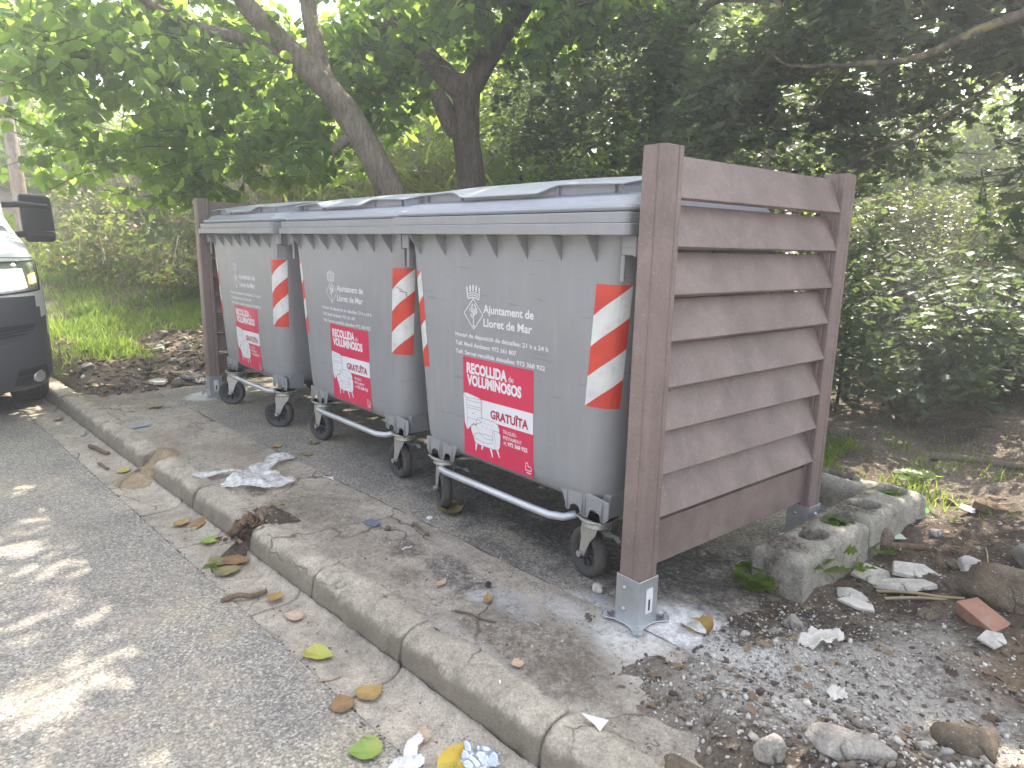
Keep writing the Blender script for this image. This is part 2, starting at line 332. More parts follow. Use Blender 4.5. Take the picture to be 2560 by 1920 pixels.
M['bin'] = plastic('grey_bin_plastic', (.265, .27, .28))
M['lid'] = plastic('pale_lid_plastic', (.36, .38, .42), .42, .05, .2)
M['galv'] = simple('galvanised_steel', (.50, .52, .54), .42, .75, .16, 9, .1, 30, spec=.5)
M['zinc'] = simple('dull_zinc', (.44, .43, .39), .5, .65, .2, 12, .15, 60, dirt=(.2, .16, .11), dirt_amt=.5, dirt_scale=9)
M['bar'] = simple('dull_tube', (.56, .58, .61), .38, .55, .12, 7, .05, 80)
M['tyre'] = simple('dusty_rubber', (.055, .052, .05), .75, 0, .3, 8, .3, 60, dirt=(.17, .13, .10), dirt_amt=.7, dirt_scale=5)
M['hub'] = simple('dark_hub', (.035, .034, .036), .6, 0, .3, 9, dirt=(.13, .10, .08), dirt_amt=.6, dirt_scale=14)
M['wood'] = None
def composite(name='brown_recycled_plastic', col=(.205, .155, .140)):
    m, nt, b = new_mat(name); v = coords(nt)
    c = ramp(nt, tex_noise(nt, v, 5, 8, .7), [(.3, [x*.72 for x in col]), (.5, col), (.72, [x*1.35 for x in col])])
    c = mix(nt, .6, c, ramp(nt, tex_noise(nt, v, 90, 6, .8), [(.3, .78), (.5, 1), (.7, 1.22)]), 'MULTIPLY')
    ds = ramp(nt, tex_noise(nt, v, 7, 9, .8, 1), [(.54, 0), (.75, .45)]); c = mix(nt, ds, c, (.36, .32, .30))
    sp = ramp(nt, tex_noise(nt, v, 120, 2), [(.70, 0), (.74, .8)]); c = mix(nt, sp, c, (.5, .45, .42))
    nt.links.new(c, b.inputs['Base Color']); b.inputs['Roughness'].default_value = .48; b.inputs['Specular IOR Level'].default_value = .5
    n1 = bump(nt, b, tex_noise(nt, v, 24, 7), .25, .006); bump(nt, b, tex_noise(nt, v, 150, 3), .2, .002, n1)
    return m
M['comp'] = composite()
M['red'] = simple('red_reflective', (.62, .045, .025), .4, 0, .14, 7, spec=.6, dirt=(.3, .03, .03), dirt_amt=.35, dirt_scale=11)
M['white'] = simple('white_reflective', (.66, .67, .66), .38, 0, .07, 9, spec=.6, dirt=(.35, .36, .36), dirt_amt=.4, dirt_scale=16)
M['crimson'] = simple('crimson_print', (.60, .028, .085), .4, 0, .05, 5, spec=.5)
M['crimson2'] = simple('crimson_letters', (.36, .02, .06), .45, 0, .05, 5)
M['wprint'] = simple('white_print', (.72, .72, .75), .45, 0, .03, 5)
M['line'] = simple('print_line', (.16, .15, .17), .6, 0, .1, 5)
M['black'] = simple('black_plastic', (.018, .019, .021), .42, 0, .2, 5, spec=.5, bump_s=.1, bscale=150)
M['bumper'] = simple('charcoal_bumper', (.075, .080, .088), .45, 0, .12, 3, dirt=(.11, .10, .09), dirt_amt=.4, dirt_scale=2, bump_s=.1, bscale=220)

# ------------------------------------------------------------------ ground frame: s along the kerb, t across it
TH = math.atan(.1); CT, ST = math.cos(TH), math.sin(TH)
def W(s, t): return (s*CT-t*ST, s*ST+t*CT)
def ST_(x, y): return (x*CT+y*ST, -x*ST+y*CT)
def sst(a, b, x):
    k = min(1, max(0, (x-a)/(b-a))); return k*k*(3-2*k)
def nz(x, y, z=0, sc=1): return mnoise.noise(Vector((x*sc, y*sc, z)))
def ground_h(s, t):
    """soil surface height"""
    h = -.03
    # right-hand heap of soil and ash
    k = sst(2.02, 2.5, s+.10*nz(s, t, 3, 3)+.05*nz(s, t, 6, 9))*(sst(-.54, -.40, t) if s < 2.8 else 1); k = max(k, sst(1.55, 2.1, t)*1.0)
    h += k*(.040*1+.035*sst(2.2, 2.9, s)+.05*nz(s, t, 1, 2.2)+.03*nz(s, t, 2, 6)+.018*nz(s, t, 5, 15))
    h += .10*sst(2.6, 3.6, s) 
    # behind the bins
    h += .35*sst(2.0, 6.0, t) + .5*sst(6, 14, t)
    # left: rubble mound, then the grass bank
    L = -s-2.55
    if L > 0:
        e = sst(-.62, -.35, t)
        kk = sst(0, .5, L)
        h += e*kk*(.05+.11*min(L, 3.5)+.30*max(0, min(L-2.6, 5.5))+.08*max(0, min(L-8, 6)))
        h += e*kk*(.07*nz(s, t, 7, 1.4)+.035*nz(s, t, 8, 4)+.014*nz(s, t, 9, 12))
        h += e*sst(0, 3, L)*.10*max(0, min(t, 6))
        if t < -.62: h = min(h, -.2)
    if t < -.545 and s < 2.85: h = min(h, -.3)
    if t < -.545 and s >= 2.85:
        h -= .35*sst(-.60, -.95, t)
    return h
def gz(x, y):
    s, t = ST_(x, y)
    if -2.9 < s < 2.0 and -.55 < t < 1.5: return max(0.0, ground_h(s, t))
    if t <= -.55:
        if s < 2.85: return -.128 if t < -.70 else (-.12+(t+.70)/.04*.12 if t < -.66 else 0)
    return ground_h(s, t)
def axis(segs):
    out = [segs[0][0]]
    for a, b, d in segs:
        n = max(1, round((b-a)/d)); out += [a+(b-a)*(i+1)/n for i in range(n)]
    return out
def sheet(name, ss, ts, hf, mat, kind='structure', skip=None):
    V = []; nS, nT = len(ss), len(ts)
    for s in ss:
        for t in ts:
            x, y = W(s, t); V.append((x, y, hf(s, t)))
    F = [(i*nT+j, (i+1)*nT+j, (i+1)*nT+j+1, i*nT+j+1) for i in range(nS-1) for j in range(nT-1) if not (skip and skip((ss[i]+ss[i+1])/2, (ts[j]+ts[j+1])/2))]
    o = fast(name, np.array(V), [list(f) for f in F], mat, None, None, True); tag(o, kind=kind); return o
ss = axis([(-80, -20, 6), (-20, -9, 1), (-9, -5.5, .12), (-5.5, -2.5, .06), (-2.5, 1.6, .25), (1.6, 3.6, .022), (3.6, 6, .2), (6, 20, 2), (20, 80, 10)])
ts = axis([(-.95, -.3, .03), (-.3, 2.4, .03), (2.4, 5, .1), (5, 12, .5), (12, 80, 6)])
sheet('ground', ss, ts, ground_h, M['soil'])
sheet('far_ground', axis([(-90, 90, 30)]), axis([(-90, -.9, 30)]), lambda s, t: -.45, M['soil'])
sheet('road', axis([(-60, -4, 4), (-4, 3.6, .08), (3.6, 60, 5)]), axis([(-60, -8, 6), (-8, -3, .5), (-3, -.912, .05)]),
      lambda s, t: -.122+.006*nz(s, t, 4, 2.5)+(.003*nz(s, t, 3, 14) if -4 < s < 3.6 and t > -3 else 0), M['road'])
# paving: concrete strip, then the asphalt bay
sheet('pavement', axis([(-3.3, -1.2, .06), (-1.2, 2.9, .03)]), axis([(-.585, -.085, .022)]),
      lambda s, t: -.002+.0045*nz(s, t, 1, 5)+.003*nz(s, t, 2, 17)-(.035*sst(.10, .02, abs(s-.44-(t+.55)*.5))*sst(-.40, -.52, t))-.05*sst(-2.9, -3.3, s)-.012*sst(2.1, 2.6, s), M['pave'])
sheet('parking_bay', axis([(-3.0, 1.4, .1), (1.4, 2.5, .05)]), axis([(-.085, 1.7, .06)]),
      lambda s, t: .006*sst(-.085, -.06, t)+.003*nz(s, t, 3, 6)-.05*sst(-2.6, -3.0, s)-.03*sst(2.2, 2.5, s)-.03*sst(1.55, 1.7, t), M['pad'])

# kerb stones and gutter slabs: swept profiles, broken at the gaps
def profile_sweep(name, prof, s0, s1, ds, mat, rough=.004, ends=.015, seed=0):
    n = max(2, round((s1-s0)/ds)); V = []; F = []; k = len(prof)
    for i in range(n+1):
        s = s0+(s1-s0)*i/n; e = min(s-s0, s1-s); sh = ends*max(0, 1-e/.012)**2
        for (t, z) in prof:
            a = nz(s, t*2, seed+z*3, 5)*rough*.7+nz(s, t*3, seed+z*5, 14)*rough*1.1+nz(s, t*3+z*4, seed+z*9, 40)*rough*1.0-max(0, nz(s, t, seed, 22)-.28)*.05*(1 if z > -.05 else 0)
            cz = sum(p[1] for p in prof)/k; ct = sum(p[0] for p in prof)/k
            tt = t+(ct-t)*sh*2+a; zz = z+(cz-z)*sh*2+a*.8
            x, y = W(s, tt); V.append((x, y, zz))
    for i in range(n):
        for j in range(k-1): F.append([i*k+j, (i+1)*k+j, (i+1)*k+j+1, i*k+j+1])
    F.append(list(range(k))); F.append([n*k+j for j in range(k)][::-1])
    return V, F
KP = [(-.700, -.17), (-.699, -.125), (-.697, -.095), (-.693, -.06), (-.686, -.034), (-.674, -.014), (-.655, -.003), (-.63, .002), (-.60, .004), (-.575, .003), (-.556, -.004), (-.551, -.03), (-.55, -.17)]
GP = [(-.912, -.2), (-.911, -.134), (-.905, -.127), (-.86, -.128), (-.80, -.131), (-.755, -.130), (-.73, -.126), (-.712, -.114), (-.703, -.098), (-.702, -.2)]
def joined(name, spans, prof, mat, ds, rough, ends):
    V = []; F = []
    for i, (a, b) in enumerate(spans):
        v, f = profile_sweep(name, prof, a, b, ds, mat, rough, ends, i*1.7); o = len(V); V += v; F += [[q+o for q in g] for g in f]
    ob = fast(name, np.array(V), F, mat, None, None, True); tag(ob, kind='structure')
    return ob
joined('kerb', [(-60, -12), (-12, -6), (-6, -3.0), (-2.99, -1.87), (-1.865, -.955), (-.765, -.175), (-.155, .365), (.485, 1.03), (1.037, 1.60), (1.607, 2.22), (2.228, 2.9)], KP, M['kerb'], .014, .008, .018)
joined('gutter', [(-60, -12), (-12, -4), (-4, -3.0), (-2.99, -1.9), (-1.89, -.9), (-.892, -.3), (-.29, .20), (.21, .47), (.48, .96), (.97, 1.62), (1.63, 2.3), (2.31, 3.2)], GP, M['gutter'], .022, .003, .012)

# ------------------------------------------------------------------ waste containers
WB, ZL = 1.362, 1.271
def fy(z): return .0745+.03*(ZL-z)-.005          # front face of the body
def body_outline(z, off=0.0, dent=0):
    """closed outline of the container body at height z: list of (x, y); starts at front middle and runs clockwise to +x"""
    k = (ZL-z)/(ZL-.3)
    x0, x1 = .058+.062*k, WB-.058-.062*k; y0, y1 = fy(z), .985-.09*k; r = .075+.03*k
    x0 -= off; x1 += off; y0 -= off; y1 += off; r += off
    P = []
    for xf in np.linspace(0, 1, 27):            # front, left corner to right corner
        x = x0+r+(x1-x0-2*r)*xf; y = y0
        for c in (.315, 1.048): y -= .007*math.exp(-((x-c)/.014)**2)*min(1, k*3)
        P.append((x, y))
    for (cx, cy, a0) in ((x1-r, y0+r, -90), (x1-r, y1-r, 0), (x0+r, y1-r, 90), (x0+r, y0+r, 180)):
        for i in range(1, 9 if a0 != 180 else 8):
            a = R(a0+90*i/8); P.append((cx+r*math.cos(a), cy+r*math.sin(a)))
    return P
def along(P, d):
    """point at arc length d from P[26] (front end of the right corner); negative runs to the left"""
    n = len(P)
    i = 26; x = P[i]
    step = 1 if d >= 0 else -1; d = abs(d)
    while True:
        a = P[i % n]; b = P[(i+step) % n]; L = math.hypot(b[0]-a[0], b[1]-a[1])
        if d <= L: return (a[0]+(b[0]-a[0])*d/L, a[1]+(b[1]-a[1])*d/L)
        d -= L; i += step
def text_mesh(body, size, bold=0.0, width=1.0, ax='LEFT', space=1.0):
    cu = bpy.data.curves.new('t', 'FONT'); cu.body = body; cu.size = size; cu.offset = bold; cu.align_x = ax; cu.space_character = space; cu.resolution_u = 3
    o = bpy.data.objects.new('t', cu); COL.objects.link(o)
    dg = bpy.context.evaluated_depsgraph_get(); me = o.evaluated_get(dg).to_mesh()
    V = [(v.co.x*width, v.co.y) for v in me.vertices]; F = [list(p.vertices) for p in me.polygons]
    o.evaluated_get(dg).to_mesh_clear(); bpy.data.objects.remove(o); bpy.data.curves.remove(cu)
    return V, F
def fit_text(body, x0, x1, z0, cap, bold=0.0, space=1.0):
    """text from x0 to x1 with baseline z0 and capital height cap"""
    V, F = text_mesh(body, 1.0, bold/ (cap/.73) if cap else 0, 1.0, 'LEFT', space)
    hx = [v[0] for v in V]; k = cap/.73
    a, b = min(hx), max(hx)
    return [(x0+(v[0]-a)/(b-a)*(x1-x0), z0+v[1]*k) for v in V], F
def flat(mb, V, F, off, m):
    """lay 2D shapes (x, z) on the container's front face, off metres proud of it"""
    mb.add([(x, fy(z)-off, z) for x, z in V], [f for f in F], m)
def poly(mb, pts, off, m): flat(mb, pts, [list(range(len(pts)))], off, m)
def stroke(mb, pts, wd, off, m, closed=False):
    n = len(pts)
    for i in range(n if closed else n-1):
        a, b = Vector(pts[i]), Vector(pts[(i+1) % n]); d = (b-a)
        if d.length < 1e-6: continue
        d.normalize(); p = Vector((-d.y, d.x))*wd/2; e = d*wd*.3
        poly(mb, [tuple(a-e-p), tuple(b+e-p), tuple(b+e+p), tuple(a-e+p)], off, m)

def make_body(root):
    zs = [1.30, ZL, 1.2, 1.1, 1.0, .9, .8, .7, .6, .5, .42, .37, .335, .312, .300, .296]
    shr = {.37: .002, .335: .010, .312: .026, .300: .045, .296: .075}
    V = []; F = []; n = len(body_outline(1))
    for z in zs:
        P = body_outline(max(z, .3), -shr.get(z, 0)); V += [(x, y, z) for x, y in P]
    for i in range(len(zs)-1):
        for j in range(n): F.append([i*n+j, i*n+(j+1) % n, (i+1)*n+(j+1) % n, (i+1)*n+j][::-1])
    F.append([(len(zs)-1)*n+j for j in range(n)][::-1][::-1])
    mb = MB(); mb.add(V, F, 0, True)
    # collar: two tiers round the rim
    def collar(z0, z1, o, rr):
        pts = []
        for (cx, cy, a0) in ((WB-rr-o, rr+o, -90), (WB-rr-o, 1.045-rr-o, 0), (rr+o, 1.045-rr-o, 90), (rr+o, rr+o, 180)):
            for i in range(7): a = R(a0+90*i/6); pts.append((cx+rr*math.cos(a), cy+rr*math.sin(a)))
        k = len(pts); inn = [((x-WB/2)*.955+WB/2, (y-.52)*.94+.52) for x, y in pts]
        vs = [(x, y, z0) for x, y in pts]+[(x, y, z1) for x, y in pts]+[(x, y, z1) for x, y in inn]+[(x, y, z0) for x, y in inn]
        fs = [(j, (j+1) % k, k+(j+1) % k, k+j) for j in range(k)]+[(k+j, k+(j+1) % k, 2*k+(j+1) % k, 2*k+j) for j in range(k)]+[(3*k+j, 3*k+(j+1) % k, (j+1) % k, j) for j in range(k)]+[(2*k+j, 2*k+(j+1) % k, 3*k+(j+1) % k, 3*k+j) for j in range(k)]
        mb.add(vs, fs, 0)
    collar(ZL, ZL+.037, 0, .028); collar(ZL+.0371, ZL+.072, .012, .024)
    # gussets under the rim
    for x in (.158, .34, .507, .673, .845, 1.019, 1.183):
        a, b = fy(1.27)+.01, fy(1.18)+.002
        mb.prism([(.006, ZL), (a, ZL), (b, 1.178)], .005, Matrix(((0, 0, 1, x), (1, 0, 0, 0), (0, 1, 0, 0), (0, 0, 0, 1))))
    for y in (.2, .38, .56, .74, .9):
        for sx, xx in ((1, WB-.006), (-1, .006)):
            inn = WB-.064 if sx > 0 else .064
            mb.add([(xx, y, ZL), (inn, y, ZL), (inn+sx*-.004, y, 1.22), (xx, y+.005, ZL), (inn, y+.005, ZL), (inn-sx*.004, y+.005, 1.22)], [(0, 1, 2), (5, 4, 3), (0, 3, 4, 1), (1, 4, 5, 2), (2, 5, 3, 0)])
    # corner webs and side lifting aprons
    for sx in (1, -1):
        X = lambda a: WB-a if sx > 0 else a
        x_out, x_in = X(.010), X(.055)
        for y in (.066, .93):
            mb.box(((x_out+x_in)/2, y+.006, (1.21+ZL)/2), (abs(x_out-x_in)+.03, .012, ZL-1.21))
            mb.box((X(.064), y+.006, 1.168), (.016, .012, .086))
        mb.box((X(.012), .50, (1.205+ZL)/2), (.010, .88, ZL-1.205))
        # raised pilaster on the side
        mb.box((X(.075), .30, 1.0), (.02, .10, .36)); mb.box((X(.075), .74, 1.0), (.02, .10, .36))
    # castor pods with their ribs
    for (cx, cy) in ((.235, .155), (1.175, .155), (.235, .80), (1.175, .80)):
        sy = 1 if cy < .5 else -1; e = 1 if cx < .6 else -1
        prof = [(-.088, .345), (-.088, .31), (-.086, .28), (-.07, .262), (-.052, .262), (-.044, .286), (-.022, .297), (.0, .292), (.008, .270), (.012, .256), (.044, .256), (.05, .272), (.058, .290), (.08, .294), (.098, .285), (.104, .262), (.12, .262), (.13, .30), (.15, .34), (.15, .37)]
        if e < 0: prof = [(-x, z) for x, z in prof][::-1]
        mb.prism(prof, .006, Matrix(((1, 0, 0, cx), (0, 0, sy*1.0, cy-sy*.050), (0, 1, 0, 0), (0, 0, 0, 1))))
        mb.prism([(-.07, .36), (-.07, .272), (.07, .272), (.07, .36)], .10, Matrix(((1, 0, 0, cx), (0, 0, sy*1.0, cy-sy*.02), (0, 1, 0, 0), (0, 0, 0, 1))))
        for dx in (-.058, .022, .036, .112):
            yb = cy-sy*.050
            for q in (dx*(1 if e > 0 else -1),):
                mb.add([(cx+q-.003, yb+sy*.004, .36), (cx+q+.003, yb+sy*.004, .36), (cx+q+.004, yb, .262), (cx+q-.004, yb, .262), (cx+q, yb-sy*.014, .275), (cx+q, yb-sy*.004, .345)], [(0, 1, 5), (1, 2, 4, 5), (2, 3, 4), (3, 0, 5, 4), (0, 3, 2, 1)])
    o = mb.build('body', M['bin'], root, .003, 1)
    return o
def crest_and_text(body):
    mb = MB(); o1 = .0016
    # crown
    for (xa, xb, za, zb) in ((.487, .567, 1.030, 1.036), (.489, .565, 1.021, 1.026)):
        pts = [(xa+(xb-xa)*i/8, (za+.010*math.sin(math.pi*i/8))) for i in range(9)]
        stroke(mb, pts, .004, o1, 0)
    stroke(mb, [(.487, 1.030), (.492, 1.013), (.510, 1.019), (.527, 1.021), (.544, 1.019), (.562, 1.013), (.567, 1.030)], .005, o1, 0)
    stroke(mb, [(.484, 1.060), (.488, 1.030)], .006, o1, 0); stroke(mb, [(.570, 1.060), (.566, 1.030)], .006, o1, 0)
    for i in range(5):
        x = .4875+.0197*i; zc = 1.036+.010*math.sin(math.pi*i/4)
        poly(mb, [(x-.0045, zc), (x+.0045, zc), (x+.0055, zc+.026), (x+.002, zc+.024), (x, zc+.030), (x-.002, zc+.024), (x-.0055, zc+.026)], o1, 0)
    # lozenge with a tree
    stroke(mb, [(.526, 1.016), (.587, .953), (.526, .889), (.465, .953)], .0042, o1, 0, True)
    stroke(mb, [(.526, .955), (.526, .905)], .0065, o1, 0)
    for a in (-50, -25, 0, 25, 50):
        stroke(mb, [(.526, .908), (.526+.014*math.sin(R(a)), .908-.012*math.cos(R(a)))], .0025, o1, 0)
    rr = random.Random(5)
    for i in range(46):
        ang = rr.uniform(0, 2*math.pi); rad = .026*math.sqrt(rr.random()); cx = .526+rad*math.cos(ang)*.95; cz = .966+rad*math.sin(ang)*1.05
        a = math.atan2(cz-.945, cx-.526)+rr.uniform(-.5, .5); L = .0066; wd = .0030
        d = Vector((math.cos(a), math.sin(a))); p = Vector((-d.y, d.x)); c = Vector((cx, cz))
        poly(mb, [tuple(c-d*L), tuple(c+p*wd), tuple(c+d*L), tuple(c-p*wd)], o1, 0)
    mb.build('crest', M['wprint'], body)
    mb = MB(); first = True
    for (s, x0, x1, z, cap, bold) in (('Ajuntament de', .590, .884, .9635, .0335, .0012), ('Lloret de Mar', .590, .876, .9085, .0335, .0012),
                                ('Horari de deposició de deixalles: 21 h a 24 h', .401, .962, .851, .0178, .0006), ('Telf. Medi Ambient: 972 361 807', .401, .788, .8135, .0178, .0006), ('Telf. Servei recollida deixalles: 972 368 922', .400, .946, .777, .0178, .0006)):
        if cap < .03 and first: mb.build('lettering', M['wprint'], body); mb = MB(); first = False
        V, F = fit_text(s, x0, x1, z, cap, bold); flat(mb, V, F, o1, 0)
    mb.build('lettering', M['wprint'], body)
def make_poster(body, dx=0):
    mb = MB()
    X = lambda x: x
    a, b, c = .0012, .0019, .0026
    # sheet, with a faintly uneven edge
    poly(mb, [(.450, .768), (.884, .768), (.884, .600), (.884, .336), (.450, .336)], a, 0)
    def T(s, x0, x1, z, cap, bold, m=1, off=b):
        V, F = fit_text(s, x0, x1, z, cap, bold, 1.0); flat(mb, V, F, off, m)
    T('RECOLLIDA', .475, .732, .701, .044, .0030); T('VOLUMINOSOS', .477, .817, .650, .044, .0030); T('de', .741, .771, .701, .026, 0)
    poly(mb, [(.571, .597), (.884, .599), (.884, .514), (.571, .512)], b, 1)
    T('GRATUÏTA', .629, .857, .530, .036, .0018, 2, c)
    T('TRUQUEU', .706, .786, .481, .0155, .0002); T('PRÈVIAMENT', .707, .818, .4575, .0155, .0002); T('AL', .709, .729, .4345, .0155, .0002); T('972 368 922', .735, .852, .4345, .0165, .0008)
    # chest of drawers
    CAB = [(.449, .607), (.470, .612), (.552, .603), (.574, .597), (.574, .500), (.500, .470), (.476, .446), (.470, .452), (.456, .478)]
    poly(mb, CAB, b+.0001, 1)
    lw = .0014
    stroke(mb, CAB, lw, c, 3, True); stroke(mb, [(.449, .607), (.472, .590), (.574, .597)], lw, c, 3); stroke(mb, [(.472, .590), (.476, .446)], lw, c, 3)
    for z in (.578, .556, .545, .500): stroke(mb, [(.474, z+.002), (.566, z+.004)], lw, c, 3)
    stroke(mb, [(.568, .597), (.570, .515)], lw, c, 3)
    for (x, z) in ((.516, .528), (.516, .482)): poly(mb, [(x-.003, z-.003), (x+.003, z-.003), (x+.003, z+.003), (x-.003, z+.003)], c, 3)
    # armchair
    CH = [(.498, .463), (.503, .475), (.520, .481), (.536, .478), (.536, .500), (.545, .513), (.565, .518), (.610, .519), (.655, .517), (.677, .508), (.686, .490), (.684, .478), (.692, .468), (.690, .420), (.680, .402), (.645, .397), (.560, .397), (.525, .403), (.515, .425), (.502, .445)]
    poly(mb, CH, b+.0003, 1); stroke(mb, CH, lw, c+.0004, 3, True)
    stroke(mb, [(.536, .478), (.550, .464), (.560, .445), (.600, .432), (.640, .436), (.645, .452), (.640, .470), (.650, .480), (.684, .478)], lw, c+.0004, 3)
    stroke(mb, [(.518, .436), (.545, .447), (.600, .452), (.642, .449)], lw, c+.0004, 3); stroke(mb, [(.518, .436), (.530, .420), (.590, .412), (.640, .422), (.645, .452)], lw, c+.0004, 3)
    stroke(mb, [(.650, .480), (.660, .440), (.655, .398)], lw, c+.0004, 3)
    for (x, z) in ((.565, .498), (.590, .500), (.615, .500), (.640, .498), (.578, .482), (.605, .480), (.632, .480)): poly(mb, [(x-.002, z-.002), (x+.002, z-.002), (x+.002, z+.002), (x-.002, z+.002)], c+.0004, 3)
    for (x0, z0, x1, z1) in ((.535, .400, .529, .366), (.575, .398, .570, .378), (.628, .397, .640, .361), (.670, .400, .684, .370)):
        poly(mb, [(x0-.007, z0), (x0+.007, z0), (x1+.003, z1), (x1-.003, z1)], b, 1)
    # emblem at the corner
    stroke(mb, [(.842, .372), (.841, .387), (.849, .393), (.855, .388), (.855, .378), (.871, .378), (.877, .369), (.872, .361), (.842, .361), (.842, .372)], .003, b, 1)
    poly(mb, [(.846, .353), (.873, .353), (.873, .349), (.846, .349)], b, 1)
    o = mb.build('poster', [M['crimson'], M['wprint'], M['crimson2'], M['line']], body)
    o.location.x = dx
    return o
def make_strip(body, side, scratch=0):
    """red and white strip wrapped round a front corner"""
    z0, z1 = .683, 1.112; wd = .135
    mb = MB(); nx, sub = 16, 7; pitch = (z1-z0)/4
    def pt(u, z):
        P = body_outline(z, .0015)
        if side > 0: x, y = along(P, u-.026); return (x, y, z)
        x, y = along(P, u-.012); return (WB-x, y, z)
    for b_ in range(5):
        for i in range(nx):
            col = []
            for q in (i, i+1):
                f = q/nx; g = f if side > 0 else 1-f
                top = min(z1, z1-pitch*b_+pitch*g); bot = max(z0, z1-pitch*(b_+1)+pitch*g); bot = min(bot, z1)
                top = max(top, z0); col.append([pt(wd*f, bot+(top-bot)*k/sub) for k in range(sub+1)])
            if abs(col[0][0][2]-col[0][-1][2]) < 1e-6 and abs(col[1][0][2]-col[1][-1][2]) < 1e-6: continue
            V = col[0]+col[1]; F = [[k, sub+1+k, sub+2+k, k+1] if side > 0 else [k, k+1, sub+2+k, sub+1+k] for k in range(sub)]
            mb.add(V, F, b_ % 2, True)
    if scratch:      # torn film showing the plastic
        for cx, cz, L, a, wd_ in ((.055, 1.015, .045, -.35, .007), (.075, 1.0, .04, -.2, .009), (.095, .985, .030, -1.3, .008)):
            for k in range(7):
                t0, t1 = (k/7-.5)*L, ((k+1)/7-.5)*L; h0, h1 = wd_*(.5+.8*abs(nz(k, cx*50))), wd_*(.5+.8*abs(nz(k+1, cx*50)))
                qs = [(cx+t*math.cos(a)-h*sg*math.sin(a)*.5, cz+t*math.sin(a)+h*sg*math.cos(a)*.5) for t, h, sg in ((t0, h0, -1), (t1, h1, -1), (t1, h1, 1), (t0, h0, 1))]
                vs = []
                for u, z in qs: x, y, _ = pt(u, z); vs.append((x+.0006, y-.0010, z))
                mb.add(vs, [(0, 1, 2, 3)], 2)
    return mb.build('reflective_strip', [M['red'], M['white'], M['bin']], body)
def make_lid(root):
    """shallow domed lid with a thick rim and a raised cap with overhanging grip edge"""
    mb = MB()
    def rr(x0, x1, y0, y1, r, n=6):
        P = []
        for (cx, cy, a0) in ((x1-r, y0+r, -90), (x1-r, y1-r, 0), (x0+r, y1-r, 90), (x0+r, y0+r, 180)):
            for i in range(n+1): a = R(a0+90*i/n); P.append((cx+r*math.cos(a), cy+r*math.sin(a)))
        return P
    def dome(y): return .045*math.sin(math.pi*min(1, max(0, (y-.05)/.95)))**.8
    rings = []
    for (ins, z, r, dz) in ((0.020, 1.3475, .03, 0), (.012, 1.357, .035, 0), (.016, 1.368, .035, 0), (.036, 1.373, .04, 0), (.055, 1.395, .05, .3), (.09, 1.402, .06, .5), (.16, 1.405, .06, .7)):
        P = rr(ins, WB-ins, ins+.02, 1.02-ins*.6, r)
        rings.append([(x, y, z+dome(y)*dz) for x, y in P])
    k = len(rings[0]); V = [p for r_ in rings for p in r_]
    F = [[i*k+j, i*k+(j+1) % k, (i+1)*k+(j+1) % k, (i+1)*k+j] for i in range(len(rings)-1) for j in range(k)]
    F.append([(len(rings)-1)*k+j for j in range(k)])
    mb.add(V, F, 0, False)
    # cap: vertical wall plus thin overhanging plate whose front edge dips in the middle
    def edge(x):
        a = sst(.36, .47, x)*(1-sst(.88, .99, x)); return a
    nX, nY = 40, 10; xs = [.085+(WB-.17)*i/nX for i in range(nX+1)]
    ys = [0, .03, .10, .2, .32, .45, .58, .70, .80, .88]
    def top(x, v):
        y = .085-.018*edge(x)+v; z = 1.448-.028*edge(x)*math.exp(-v/.10)+.052*math.sin(math.pi*min(1, v/.86))
        z -= .016*abs((x-WB/2)/(WB/2))**3
        return (x, y, z)
    T = []
    for x in xs: T += [top(x, v) for v in ys]
    nv = len(ys)
    B = [(x, y, z-.006) for (x, y, z) in T]; N = len(T)
    F = []
    for i in range(nX):
        for j in range(nv-1):
            a = i*nv+j; F.append([a, a+nv, a+nv+1, a+1]); F.append([N+a, N+a+1, N+a+nv+1, N+a+nv])
        F.append([i*nv, N+i*nv, N+(i+1)*nv, (i+1)*nv]); F.append([i*nv+nv-1, (i+1)*nv+nv-1, N+(i+1)*nv+nv-1, N+i*nv+nv-1])
    for i in (0, nX):
        for j in range(nv-1):
            a = i*nv+j; f = [a, a+1, N+a+1, N+a]; F.append(f if i == 0 else f[::-1])
    mb.add(T+B, F, 0, True)
    # walls under the plate
    wl = []
    for x in [.10+(WB-.20)*i/nX for i in range(nX+1)]:
        t = top(x, .03+.0*edge(x)); yb = t[1]+.012
        wl += [(x, yb, 1.375), (x, yb, t[2]-.003)]
    F = [[2*i, 2*i+2, 2*i+3, 2*i+1] for i in range(nX)]
    mb.add(wl, F, 0, False)
    for x in (.10, WB-.10):
        c = [(x, top(x, v)[1]+.012, 1.375) for v in ys]+[(x, top(x, v)[1]+.012, top(x, v)[2]-.003) for v in ys]
        mb.add(c, [[j, j+1, nv+j+1, nv+j] for j in range(nv-1)], 0, False)
    # ribs of the wall
    for x in (.40, .955, 1.21, .15):
        t = top(x, .03); mb.box((x, t[1]+.004, (1.385+t[2])/2), (.005, .014, t[2]-1.39))
    # hinge block along the back
    mb.box((WB/2, 1.035, 1.36), (WB-.2, .05, .05)); 
    return mb.build('lid', M['lid'], root, .0015, 1)
